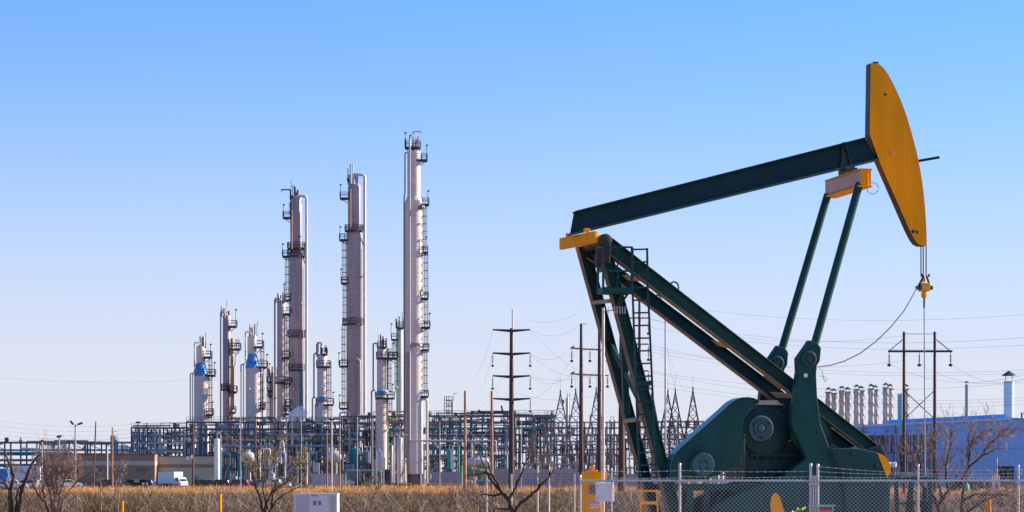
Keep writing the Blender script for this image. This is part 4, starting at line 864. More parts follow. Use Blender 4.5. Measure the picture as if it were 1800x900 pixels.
vessel_v('process_vessel', 'slim cream standing vessel left of the pale filter', 'vessel', 689, 4.6, 783, 850, 490, CREAM, .4)
vessel_v('process_vessel', 'narrow lilac vessel left of the slim cream one', 'vessel', 667, 10, 792, 830, 490, LAV, .4)
vessel_v('process_vessel', 'squat grey knock-out pot behind the bare brush', 'vessel', 478, 12, 830, 852, 470, LAV, .6)
vessel_v('process_vessel', 'green vertical exchanger in the long rack', 'vessel', 790, 9, 790, 825, 505, TEAL, .2)
vessel_v('process_vessel', 'white capped column behind the far pipe bends', 'vessel', 997.5, 6, 698, 850, 560, CREAM, .5)
vessel_v('process_vessel', 'pale cylinder standing behind the substation, near the pumpjack leg', 'vessel', 1074, 7, 738, 850, 540, WHITEP, .2)

# inverted U pipe loops and big risers in front
loops = [((457, 850), (457, 789.5), (474.5, 789.5), (474.5, 850), 3.4, CREAM, 'cream pipe arch behind the brush, left of the small vertical drums', 474),
 ((486, 850), (486, 795), (501, 795), (501, 850), 3.8, LAV, 'lilac pipe arch right of the cream one', 474), ((479, 835), (479, 814), (484, 814), (484, 850), 2.2, LAV, 'smallest pale pipe arch between the two larger arches', 473),
 ((391, 850), (391, 797), (404, 797), (404, 850), 1.8, TEAL, 'thin green pipe arch near the white cylinder', 478), ((523, 850), (523, 796), (540, 796), (540, 835), 3.0, mat('mint insulation', (.40, .52, .46), .5, .1), 'mint green pipe arch left of the corrugated wall', 478),
 ((536, 850), (536, 796.5), (544, 787.5), (544, 850), 1.4, RUSTP, 'rust coloured pipe drop beside the mint arch', 477), ((607, 850), (607, 827), (670, 827), (670, 850), 3.0, BLUP, 'long low light blue pipe arch near the ground', 478),
 ((494, 815), (494, 776), (497.5, 776), (500, 800), 3.6, CREAM, 'bright cream bent riser below the slender lilac column', 486), ((597, 800), (597, 735), (597.6, 725), (612, 725), 3.4, LAV, 'large grey pipe elbow entering the right dark tower', 500),
 ((806, 850), (806, 778), (808, 777), (812, 777), 4, GREENP, 'green standpipe left of the first rusty pole', 490), ((693, 850), (693, 766), (697, 765), (716, 765), 2.6, LAV, 'white standpipe just left of the tallest tower', 488), ((829, 830), (829, 777), (832, 776), (836, 776), 3.6, LAV, 'pale grey standpipe between the rusty H-frame poles', 488)]
for a, b, c, d_, wd, m_, lab, D in loops:
    o = gooseneck([a, b, c, d_], D, wd).build('process_pipe', m_, None, smooth=50)
    tag(o, lab, 'pipe', 'process pipes in front of the racks')
# upright pipes and pump skids filling the plant at ground level
rnd = random.Random(77); n = 0
skidm = [STEEL, STEEL2, LAV, BLUP, TEAL, CREAM, GREENP]
def ordn(i): return ['first', 'second', 'third', 'fourth', 'fifth', 'sixth', 'seventh', 'eighth', 'ninth', 'tenth', 'eleventh', 'twelfth', 'thirteenth', 'fourteenth', 'fifteenth', 'sixteenth', 'seventeenth', 'eighteenth', 'nineteenth', 'twentieth', 'twenty-first', 'twenty-second', 'twenty-third', 'twenty-fourth', 'twenty-fifth', 'twenty-sixth', 'twenty-seventh', 'twenty-eighth'][i]
for i in range(26):
    px = 396 + i * 19.5 + rnd.uniform(-5, 5)
    if 705 < px < 745: continue
    D = rnd.uniform(486, 506); x = X(px, D); o = thing('pump_skid', (x, D, 0), '%s small pump and piping skid from the left along the foot of the racks' % ordn(i), 'pump skid', 'pump skids at the foot of the racks')
    MB().bx(x - 1.6, x + 1.6, D - 1, D + 1, 0, .4).build('base', CONC, o)
    m1 = rnd.choice(skidm); MB().lathe((x, D - .4, 1.1), [(.3, -1.3), (.6, -1.1), (.6, .4), (.35, .5), (.35, 1.2)], 14, 'x').build('motor', m1, o, smooth=50)
    MB().tube([(x + 1.1, D, .6), (x + 1.1, D, rnd.uniform(3, 7.5)), (x + rnd.uniform(-1.4, 0), D, 3.0)], rnd.choice([.15, .22, .3]), 8).build('discharge_pipe', rnd.choice(skidm), o, smooth=50)
    MB().tube([(x - 1.3, D - .5, .6), (x - 1.3, D - .5, rnd.uniform(2.5, 8.5))], rnd.choice([.12, .2, .34]), 8).build('suction_pipe', rnd.choice(skidm), o, smooth=50)
    h = rnd.uniform(2, 5.5); MB().bx(x - .9, x + rnd.uniform(.2, 1.2), D + .7, D + 1.6, .4, h).build('control_panel', rnd.choice([STEEL, STEEL, STEEL2, BLUP, LAV]), o)
# walls at the foot of the plant
for i, (x0, x1, yt, D, m_, lab) in enumerate(((547, 604, 832, 470, WALLP, 'pale corrugated metal wall at the plant edge, behind two thin poles'), (760, 812, 829, 484, mat('lilac wall', (.33, .30, .36), .85), 'low lilac wall right of the tallest tower base'), (900, 1012, 824, 455, mat('lilac wall', None), 'long pale wall behind the steel monopole'), (862, 900, 823, 458, mat('pierced wall', (.30, .27, .28), .85), 'pierced grey wall between rusty pole and monopole'), (1012, 1180, 833, 452, mat('lilac wall', None), 'pale wall along the front of the substation'))):
    mb = MB(); a, b = X(x0, D), X(x1, D); zt = Z(yt, D); k = a
    while k < b - .01: e = min(b, k + 1.5); mb.bx(k + .03, e - .03, D - .08, D + .08, 0, zt - .1); mb.bx(k - .05, k + .05, D - .14, D + .14, 0, zt); k = e
    o = mb.build('boundary_wall', m_); tag(o, lab, 'wall')
for i, (x0, x1) in enumerate(((574, 608), (636, 652), (700, 722), (755, 800))):
    D = 466; o = thing('guard_rail', (X(x0, D), D, 0), 'yellow guard rail at the grass edge, %s from the left' % ordn(i), 'guard rail', 'yellow guard rails along the plant edge')
    MB().bar(P(x0, 850, D), P(x1, 850, D), .22).build('rail', YEL, o)
    for k in range(4): px = x0 + (x1 - x0) * k / 3; MB().bar((X(px, D), D, 0), P(px, 850, D), .22).build('post', YEL, o)

# steam puff
def steam():
    m = bpy.data.materials.new('steam'); m.use_nodes = True; N = m.node_tree.nodes; L = m.node_tree.links; N.clear()
    o = N.new('ShaderNodeOutputMaterial'); v = N.new('ShaderNodeVolumePrincipled'); v.inputs['Color'].default_value = (.95, .95, 1, 1)
    n = N.new('ShaderNodeTexNoise'); n.inputs['Scale'].default_value = .9; n.inputs['Detail'].default_value = 4; v.inputs['Anisotropy'].default_value = 0; g = N.new('ShaderNodeNewGeometry'); L.new(g.outputs['Position'], n.inputs['Vector'])
    r = N.new('ShaderNodeMapRange'); r.inputs[1].default_value = .42; r.inputs[2].default_value = .7; r.inputs[4].default_value = 2.2; L.new(n.outputs['Fac'], r.inputs[0]); L.new(r.outputs[0], v.inputs['Density']); L.new(v.outputs[0], o.inputs['Volume']); return m
D = 508; mb = MB()
import bmesh
bm = bmesh.new()
for px, py, r in ((521, 736, 1.1), (518, 731, 1.5), (524, 729, 1.7), (531, 727, 1.4), (527, 722, 1.2)):
    q = bmesh.ops.create_icosphere(bm, subdivisions=2, radius=r); 
    for v_ in q['verts']: v_.co += P(px, py, D - 4)
me = bpy.data.meshes.new('steam'); bm.to_mesh(me); bm.free(); me.materials.append(steam()); o = bpy.data.objects.new('steam', me); COL.objects.link(o)
rm = o.modifiers.new('r', 'REMESH'); rm.mode = 'VOXEL'; rm.voxel_size = .3
tag(o, 'small white puff of steam in front of the dark tower foot', 'steam', kind='stuff')
# ------------------------------------------------------------------ brown and tan block buildings
def block_mat(name, col, col2):
    m = bpy.data.materials.new(name); m.use_nodes = True; N = m.node_tree.nodes; L = m.node_tree.links; b = N['Principled BSDF']
    g = N.new('ShaderNodeTexCoord'); mp_ = N.new('ShaderNodeMapping'); mp_.inputs['Rotation'].default_value = (R(90), 0, 0)
    br = N.new('ShaderNodeTexBrick'); br.inputs['Scale'].default_value = 1.0; br.inputs['Color1'].default_value = (*col, 1); br.inputs['Color2'].default_value = (*col2, 1)
    br.inputs['Mortar'].default_value = (col[0] * .55, col[1] * .55, col[2] * .55, 1); br.inputs['Brick Width'].default_value = .42; br.inputs['Row Height'].default_value = .21; br.inputs['Mortar Size'].default_value = .012
    n = N.new('ShaderNodeTexNoise'); n.inputs['Scale'].default_value = .35; n.inputs['Detail'].default_value = 6
    mr = N.new('ShaderNodeMapRange'); mr.inputs[3].default_value = .75; mr.inputs[4].default_value = 1.2
    mx = N.new('ShaderNodeMix'); mx.data_type = 'RGBA'; mx.blend_type = 'MULTIPLY'; mx.inputs[0].default_value = 1
    L.new(g.outputs['Object'], mp_.inputs[0]); L.new(mp_.outputs[0], br.inputs[0]); L.new(g.outputs['Object'], n.inputs['Vector']); L.new(n.outputs['Fac'], mr.inputs[0])
    L.new(br.outputs[0], mx.inputs[6]); L.new(mr.outputs[0], mx.inputs[7]); L.new(mx.outputs[2], b.inputs['Base Color']); b.inputs['Roughness'].default_value = .9
    return m
BRN = block_mat('brown block', (.38, .22, .15), (.335, .195, .135)); BRL = block_mat('pale brown block', (.60, .45, .37), (.57, .43, .355)); TANB = block_mat('tan block', (.60, .46, .33), (.57, .44, .31))
WIN = mat('violet window glass', (.10, .08, .13), .15, 0, .1)
D = 480
B1 = thing('block_building', (X(175, D), D, 0), 'long low brown block building with a paler stripe, behind the parked vehicles', 'building')
x0, x1 = X(70, D), X(272, D); zt = Z(799, D); za, zb = Z(810.5, D), Z(818, D)
MB().bx(x0, x1, D, D + 22, 0, zb).build('wall', BRN, B1); MB().bx(x0 - .04, x1 + .04, D - .04, D + 22.04, zb, za).build('stripe_course', BRL, B1); MB().bx(x0, x1, D, D + 22, za, zt).build('parapet', BRN, B1)
MB().bx(x0 - .1, x1 + .1, D - .1, D + 22.1, zt, zt + .18).build('coping', mat('dark coping', (.12, .085, .08), .7), B1)
for a, b in ((135, 144), (170, 178), (200, 213), (240, 257)):
    o = MB().bx(X(a, D), X(b, D), D - .06, D - .003, Z(829.5, D), Z(822.5, D)).build('window', WIN, B1); mb = MB()
    for x in (X(a, D), (X(a, D) + X(b, D)) / 2, X(b, D)): mb.bar((x, D - .08, Z(829.5, D)), (x, D - .08, Z(822.5, D)), .08)
    for y in (829.5, 822.5): mb.bar((X(a, D), D - .08, Z(y, D)), (X(b, D), D - .08, Z(y, D)), .08)
    mb.build('window_frame', BRN, o)
D = 484; B2 = thing('block_building', (X(325, D), D, 0), 'tan block building with a dark brown stripe, right of the brown one', 'building')
x0, x1 = X(272.5, D), X(380, D)
zt, za, zb = Z(802.5, D), Z(816, D), Z(822, D)
MB().bx(x0, x1, D, D + 15, 0, zb).build('wall', TANB, B2); MB().bx(x0 - .03, x1 + .03, D - .03, D + 15, zb, za).build('stripe_course', BRN, B2); MB().bx(x0, x1, D, D + 15, za, zt).build('parapet', TANB, B2)
MB().bx(x0 - .1, x1 + .1, D - .1, D + 15, zt, zt + .15).build('coping', mat('dark coping', None), B2)
MB().bx(X(338, D), X(348, D), D - .07, D - .01, 0, Z(836, D)).build('door', mat('door grey', (.2, .19, .24), .5), B2)
MB().bx(X(284, D), X(296, D), D - .05, D - .01, 0, Z(838, D)).build('door', mat('door grey', None), B2)

# ------------------------------------------------------------------ blue metal building with stacks
def blue_mat(name, col):
    m = mat(name, col, .5, 0, .12, .12, stretch=(1, 1, .4)); return m
BLUW = blue_mat('blue metal cladding', (.21, .40, .78)); BLUD = blue_mat('deeper blue cladding', (.10, .32, .70)); BLUT = blue_mat('blue trim', (.16, .30, .62))
D = 420
BB = thing('metal_building', (X(1640, D), D, 0), 'long light blue metal clad building filling the right edge', 'building')
def slab(mb, pts, D0, D1): # pts px polygon at D0 extruded back
    n_ = len(pts); vs = [P(x, y, D0) for x, y in pts]; vs = [Vector((v.x, v.y, max(v.z, 0))) for v in vs]; vb = [Vector((v.x, D1, v.z)) for v in vs]
    mb.add(vs + vb, [tuple(range(n_ - 1, -1, -1)), tuple(range(n_, 2 * n_))] + [(i, (i + 1) % n_, (i + 1) % n_ + n_, i + n_) for i in range(n_)]); return mb
# the building stands askew: its long wall comes toward us to the right
BD = 430.0; A0 = Vector((X(1500, BD), BD, 0)); dirw = Vector((1, 0, 0)); nb_ = Vector((0, 1, 0)); xr_ = X(2052, BD); xp_ = X(1776, BD); ze, zk = Z(750, BD), Z(736.5, BD)
MB().prism([(A0.x, 0), (xr_, 0), (xr_, ze), (xp_, zk), (A0.x, ze)], BD, BD + .4).build('front_wall', BLUW, BB)
for xw in (A0.x, xr_ - .4): MB().bx(xw, xw + .4, BD + .4, BD + 60, 0, ze).build('side_wall', BLUW, BB)
MB().prism([(A0.x - .3, ze), (xp_, zk), (xr_ + .3, ze), (xr_ + .3, ze + .25), (xp_, zk + .25), (A0.x - .3, ze + .25)], BD - .3, BD + 60).build('roof', BLUD, BB)
mb = MB(); x = A0.x + .5
while x < xr_: f = 1 - abs(x - xp_) / (xp_ - A0.x); mb.bar((x, BD - .01, .1), (x, BD - .01, ze + (zk - ze) * max(0, f) - .35), .08, .06); x += 1.0
mb.build('cladding_ribs', BLUW, BB)
MB().bar((A0.x - .3, BD - .35, ze + .02), (xp_, BD - .35, zk + .02), .1, .4).build('eaves_trim', mat('pale eaves', (.42, .52, .72), .5), BB)
for y_ in (757, 790): MB().bar((X(1560, BD), BD - .12, Z(y_, BD)), (xr_, BD - .12, Z(y_ - 4, BD)), .05, .12).build('wall_seam', BLUD, BB)
m0 = P(1566, 738, 446); m1 = P(1767.5, 728, 446); MB().prism([(m0.x, ze - 1), (m1.x, ze - 1), (m1.x, m1.z), (m0.x, m0.z)], 446, 456).build('roof_monitor', BLUD, BB)
for pl in ([(1440, 752), (1500, 748)],):
    pass
mb = MB(); aa = P(1752, 820, 398); bb_ = P(1782, 850, 398)
def on_wall(px, off):   # point of the wall line seen at column px
    t = ((px - CX) / FP * A0.y - A0.x) / (dirw.x - (px - CX) / FP * dirw.y); return A0 + dirw * t - nb_ * off
p1, p2 = on_wall(1752, .25), on_wall(1782, .25); MB().bx(p1.x, p2.x, BD - .12, BD - .02, .05, Z(819.5, BD)).build('loading_door', mat('dark doorway', (.03, .035, .05), .6), BB)
p1, p2 = on_wall(1511, .14), on_wall(1553, .14)
o = MB().box(((p1.x + p2.x) / 2, p1.y - 1, Z(765, p1.y)), ((p2 - p1).length, 2.2, .35), math.atan2(dirw.y, dirw.x)).build('canopy', mat('pale eaves', None), BB)
for px in (1524, 1561, 1584): p_ = on_wall(px, .16); MB().bar((p_.x, p_.y, 0), (p_.x, p_.y, Z(752, p_.y)), .16).build('downpipe', BLUD, BB)
# duct
D = 424; o = thing('exhaust_duct', (X(1582, D), D, 0), 'square sky blue duct standing beside the timber H-frame pole', 'duct')
MB().bx(X(1579, D), X(1585.5, D), D, D + .8, 0, Z(694, D)).build('duct', mat('sky blue duct', (.16, .45, .68), .5, 0, .1), o)
MB().bx(X(1578.5, D), X(1586, D), D - .06, D + .86, Z(694, D), Z(691.5, D)).build('collar', WHITEP, o)
# twisted stacks
STK = mat('weathered stack metal', (.50, .39, .34), .6, 0, .25, .8, (.20, .13, .11), .60, .12)
def cap(c, r, z, par, m=None):
    mb = MB()
    for a in (0.6, 2.2, 3.8, 5.3): mb.bar((c[0] + r * .9 * math.cos(a), c[1] + r * .9 * math.sin(a), z), (c[0] + r * .9 * math.cos(a), c[1] + r * .9 * math.sin(a), z + r * 1.1), .06)
    mb.build('cap_support', RAIL, par)
    MB().lathe((c[0], c[1], z), [(r * 1.45, r * 1.05), (r * 1.4, r * 1.15), (r * .15, r * 2.0)], 16).build('rain_cap', RAIL, par)
ordp = ['first', 'second', 'third', 'fourth', 'fifth', 'sixth', 'seventh', 'eighth', 'ninth', 'tenth', 'eleventh', 'twelfth']
for i, (xc, yt) in enumerate(((1456.5, 689), (1465.5, 691), (1480, 686.5), (1490, 688.5), (1506, 684), (1514, 686.5), (1531.5, 683), (1538.5, 685), (1557, 681), (1564.6, 683), (1592.8, 683.5), (1600, 686))[:11]):
    D = 445 + i * 1.3 + (2 if i % 2 else 0); r = 5.3 * D / FP; c = (X(xc, D), D); zt = Z(yt, D)
    o = thing('twisted_stack', (c[0], D, 0), '%s of the spiral finned exhaust stacks from the left' % ordp[i], 'exhaust stack', 'spiral finned exhaust stacks')
    MB().tube([(c[0], D, 0), (c[0], D, zt)], r * .93, 18).build('flue', STK, o, smooth=50)
    mb = MB()
    for s3 in range(3):
        N_ = 110; pr = None
        for k in range(N_ + 1):
            z = 12 + (zt - 12.3) * k / N_; a = s3 * 2 * math.pi / 3 - (z - 12) * 1.05; e = (c[0] + math.cos(a) * r * .92, D + math.sin(a) * r * .92, z); f = (c[0] + math.cos(a) * r * 1.10, D + math.sin(a) * r * 1.10, z)
            cur = (e, f)
            if pr: mb.add([(*pr[0][:2], pr[0][2] - .05), (*pr[1][:2], pr[1][2] - .02), (*cur[1][:2], cur[1][2] - .02), (*cur[0][:2], cur[0][2] - .05), (*pr[0][:2], pr[0][2] + .05), (*pr[1][:2], pr[1][2] + .02), (*cur[1][:2], cur[1][2] + .02), (*cur[0][:2], cur[0][2] + .05)], [(0, 1, 2, 3), (7, 6, 5, 4), (1, 5, 6, 2), (0, 3, 7, 4)])
            pr = cur
    mb.build('spiral_fin', STK, o)
    MB().lathe((c[0], D, zt), [(r * 1.3, -.12), (r * 1.3, 0)], 16).build('top_flange', RAIL, o); cap(c, r * .8, zt, o)
for xc, w_, yt, D, m_, lab in ((1699.5, 6.4, 676, 450, mat('tan flue', (.42, .36, .33), .6), 'thin tan capped flue rising from the blue roof'), (1773.5, 18, 670, 462, mat('white stack', (.66, .62, .63), .5, .1, .1, .4, bands=2.4), 'wide white capped chimney at the right of the blue roof')):
    r = w_ * D / FP / 2; o = thing('chimney_stack', (X(xc, D), D, 0), lab, 'chimney'); MB().tube([(X(xc, D), D, 5), (X(xc, D), D, Z(yt, D))], r, 20).build('flue', m_, o, smooth=50); cap((X(xc, D), D), r, Z(yt, D), o)
    mb = MB().lathe((X(xc, D), D, 0), [(r * 1.04, Z(yt, D) - .4), (r * 1.04, Z(yt, D) - .1)], 20); mb.lathe((X(xc, D), D, 0), [(r * 1.03, Z(yt + 18, D)), (r * 1.03, Z(yt + 18, D) + .2)], 20); mb.build('ring', m_, o, smooth=50)
MB_ = MB(); D = 450
o = thing('roof_vent', (X(1797, D), D, 8), 'small pipe frame vent on the blue roof at the right edge', 'vent'); MB().tube([P(1796, 745, D), P(1796, 726, D), P(1806, 726, D), P(1806, 745, D)], .18, 8).build('pipe', RAIL, o)

# ------------------------------------------------------------------ poles
def pole(name, label, cat, px, yt, yb, wpx, D, m, group=None, tilt=0, taper=.7):
    s = D / FP; o = thing(name, (X(px, D), D, 0), label, cat, group)
    MB().tube([(X(px, D), D, -.1), (X(px, D) + tilt * s * .5, D, Z((yt + yb) / 2, D)), (X(px + tilt, D), D, Z(yt, D))], [wpx * s / 2, wpx * s / 2 * (1 + taper) / 2, wpx * s / 2 * taper], 12).build('pole', m, o, smooth=50)
    return o
GP = 'utility poles around the plant'
p1 = pole('utility_pole', 'leaning dark topped timber pole in front of the brown building', 'utility pole', 164.5, 741, 853, 3.2, 440, WOOD, GP, 4)
p2 = pole('utility_pole', 'plain timber pole, right one of two before the brown building', 'utility pole', 197.5, 751, 845, 3.4, 440, WOODL, GP)
p3 = pole('utility_pole', 'brown timber pole with meter cans beside the box truck', 'utility pole', 339.5, 741, 855, 4, 430, WOOD, GP)
for px, py, m_ in ((343, 774, LAV), (342.5, 784, WHITEP), (336, 803, LAV), (330, 805, WHITEP)): MB().bx(X(px - 1.6, 429), X(px + 1.6, 429), 428.6, 429.3, Z(py + 3, 429), Z(py - 3, 429)).build('equipment_box', m_, p3)
MB().bar(P(330, 799, 430), P(340, 799, 430), .15).build('bracket', WOOD, p3)
p4 = pole('utility_pole', 'tall brown timber pole rising behind the bare brush', 'utility pole', 449, 730, 862, 3.6, 400, WOOD, GP)
p5 = pole('utility_pole', 'dark timber pole with short crossarm left of the platforms', 'utility pole', 242.5, 740, 800, 2.4, 500, RAIL, GP)
MB().bar(P(238.5, 742.5, 500), P(247.5, 742.5, 500), .3).build('crossarm', RAIL, p5)
p6 = pole('utility_pole', 'timber pole left of the pale lamp post with a crossarm', 'utility pole', 575, 757, 851, 3, 440, WOODL, GP)
p7 = pole('utility_pole', 'timber pole right of the pale lamp post', 'utility pole', 597, 750, 852, 3.4, 440, WOODL, GP)
p8 = pole('utility_pole', 'short dark brown pole right of the tallest tower', 'utility pole', 754, 788, 854, 2.6, 430, WOOD, GP)
p9 = pole('utility_pole', 'short rusty pole between the H-frame legs', 'utility pole', 832.5, 783, 854, 2.6, 430, WOODL, GP)
p10 = pole('utility_pole', 'short brown pole with pale side in front of the blue building', 'utility pole', 1665, 752, 845, 3.4, 380, WOODL, GP)
for px, yt, D, lab in ((423, 654, 430, 'pale thin pole in front of the blue coned column'), (529.5, 738, 440, 'pale thin pole in front of the steam puff'), (628, 733, 430, 'pale thin pole in front of the turquoise vessel'), (655, 735, 440, 'pale thin pole right of the turquoise vessel'), (662, 790, 450, 'shortest pale thin pole by the narrow lilac vessel'), (773, 742, 430, 'pale thin pole before the long rack with the teal pipe'), (699, 790, 440, 'pale thin pole by the pale grey vertical filter'), (916, 738, 440, 'pale thin pole right of the steel monopole'), (674.5, 775, 446, 'pale thin pole left of the slim cream vessel')):
    pole('thin_pole', lab, 'pole', px, yt, 852, 1.7, D, GREYP, 'pale thin poles before the plant', 0, .8)
# yard arm pole behind the cabinet
D = 190; yp = pole('lamp_post', 'pale slim post with dark cross bar rising behind the utility cabinet', 'post', 583, 733, 870, 2.6, D, mat('pale post paint', None), None, 0, .9)
MB().bar(P(576, 737.5, D), P(620, 736.5, D), .07).build('cross_bar', RUSTP, yp); MB().bx(X(579, D), X(588, D), D - .1, D + .1, Z(739, D), Z(736, D)).build('clamp', RAIL, yp)
# lamps at far left
def lamp(label, px, yt, yb, D, heads):
    s = D / FP; o = thing('street_lamp', (X(px, D), D, 0), label, 'lamp', 'area lights at far left'); MB().tube([(X(px, D), D, 0), P(px, yt, D)], .16, 8).build('pole', GREYP, o, smooth=50)
    MB().bar(P(px - 3, yt, D), P(px + 5, yt, D), .14).build('arm', GREYP, o)
    for a, b, c, d_ in heads: MB().bar(P(a, b, D), P(c, d_, D), .9, .35).build('lamp_head', RAIL, o)
lamp('double headed area light on the tallest grey pole at far left', 132.5, 747, 800, 470, [(124, 740, 128.5, 746), (137, 746, 145, 743.5)])
lamp('single area light left of the double headed one', 104, 768, 800, 470, [(100, 768, 107.5, 766)])
lamp('area light nearest the left edge above the pipe bridge', 74, 774, 800, 470, [(71.5, 775.5, 76, 775.5)])
D = 450; wp_ = pole('thin_pole', 'white pole mounted against the brown building wall', 'pole', 189, 788, 826, 2, 470, WHITEP, None, 0, 1)
# steel monopole with four arms and the lattice of insulators
def insul(p, n=6, ln=2.2, r=.16):
    mb = MB()
    mb.bar(p, (p[0], p[1], p[2] - ln), .07)
    for k in range(n): z = p[2] - ln * .25 - k * ln * .6 / n; mb.lathe((p[0], p[1], z), [(r * .4, -.06), (r, -.02), (r, .03)], 8)
    mb.lathe((p[0], p[1], p[2] - ln), [(.1, -.2), (.26, -.1), (.26, .1), (.1, .2)], 8)
    return mb
D = 400; MP = pole('power_pylon', 'tall dark steel monopole with four pairs of arms', 'pylon', 899, 577, 845, 11, D, CORT, None, 0, .52)
for y in (580, 621, 661, 701):
    for sx in (-1, 1):
        mb = MB().tube([P(899 + sx * 2, y + 1.5, D), P(899 + sx * 33, y - .5, D)], [.26, .13], 8); mb.build('arm', RAIL, MP)
        if y > 590: insul(P(899 + sx * 33, y, D)).build('insulator', RAIL, MP)
D = 440; pole('utility_pole', 'pale tall pole rising directly behind the steel monopole', 'utility pole', 901, 544, 840, 4, D, mat('pale post paint', None), GP, 0, .7)
# rusty H-frame
D = 360; HF = thing('h_frame_structure', (X(841, D), D, 0), 'rusty pale H-frame with X brace left of the steel monopole', 'H-frame')
for px in (817.5, 864.5): MB().tube([(X(px, D), D, -.1), P(px, 687, D)], [.27, .18], 12).build('pole', WOODL, HF, smooth=50)
MB().bar(P(796, 727, D), P(886, 726.5, D), .22).build('crossarm', CORT, HF)
MB().bar(P(819, 751, D - .3), P(863, 800, D - .3), .16).bar(P(863, 751, D + .3), P(819, 800, D + .3), .16).build('x_brace', mat('pale brace timber', (.5, .42, .34), .8), HF)
for a, b, c, d_ in ((840, 727, 843, 720), (881, 713, 884, 724)): MB().bar(P(a, b, D), P(c, d_, D), .26).build('insulator', RAIL, HF)
MB().bar(P(799, 727, D), P(804, 729, D), .4).build('arm_end', RAIL, HF)
# three pole structure
D = 370; TP = thing('pole_structure', (X(1040, D), D, 0), 'pair of slim brown steel poles sharing two crossarms, left of the pumpjack legs', 'pole structure')
for px, yt in ((1021.5, 569), (1053.5, 560)): MB().tube([(X(px, D), D, -.1), P(px, 650, D), P(px, yt, D)], [.42, .28, .2], 12).build('pole', CORT, TP, smooth=50)
for y in (613, 658):
    MB().tube([P(1003, y - 1, D), P(1056, y + 2, D)], .13, 8).build('crossarm', mat('tan crossarm', (.34, .2, .13), .7), TP)
    for px in (1005, 1037, 1068): insul(P(px, y + 1, D), ln=1.9).build('insulator', RAIL, TP)
    MB().tube([P(1056, y + 2, D), P(1070, y + 2, D)], .1, 8).build('crossarm', mat('tan crossarm', None), TP)
    MB().tube([P(1003, y - 1, D), P(1010, y - 4.5, D)], .12, 6).build('arm_tip', RAIL, TP)
MB().bar(P(1021, 569, D), P(1032, 570, D), .08).build('top_arm', RAIL, TP)
D = 330; q = pole('power_pylon', 'thick brown steel pylon pole mostly hidden behind the front pumpjack leg', 'pylon', 1092.5, 560, 850, 13, D, CORT, None, 0, .55)
D = 350; q = pole('power_pylon', 'brown steel pylon pole seen through the pumpjack ladder, with three arms', 'pylon', 1124, 524, 850, 7, D, CORT, None, 0, .6)
for y in (559, 605, 652):
    MB().tube([P(1104, y, D), P(1140, y, D)], .12, 8).build('crossarm', mat('tan crossarm', None), q); 
    for px in (1104, 1140): insul(P(px, y, D), ln=2.4).build('insulator', RAIL, q)
pole('thin_pole', 'tall pale mast between the pumpjack ladder and the substation masts', 'mast', 1169.5, 546, 850, 4, 400, GREYP, None, 0, .6)
# timber H-frame right
D = 300; HF2 = thing('h_frame_structure', (X(1616, D), D, 0), 'tall dark timber H-frame with three insulators in front of the blue building', 'H-frame')
for px in (1589, 1643): MB().tube([(X(px, D), D, -.1), P(px, 583, D)], [.25, .17], 12).build('pole', CORT, HF2, smooth=50)
MB().bar(P(1561, 617.5, D), P(1674, 617.5, D), .2, .28).build('crossarm', CORT, HF2); MB().bar(P(1586, 587, D), P(1647, 587, D), .07).build('top_bar', RAIL, HF2)
for a, b in ((1586.5, 1564), (1646, 1669)): MB().bar(P(a, 597, D), P(b, 616, D), .11).build('knee_brace', CORT, HF2)
MB().bar(P(1590, 687, D - .25), P(1642, 736, D - .25), .1).bar(P(1642, 687, D + .25), P(1590, 736, D + .25), .1).build('x_brace', RAIL, HF2)
for px in (1563, 1616, 1671): insul(P(px, 619, D), ln=1.7, r=.13).build('insulator', RAIL, HF2)

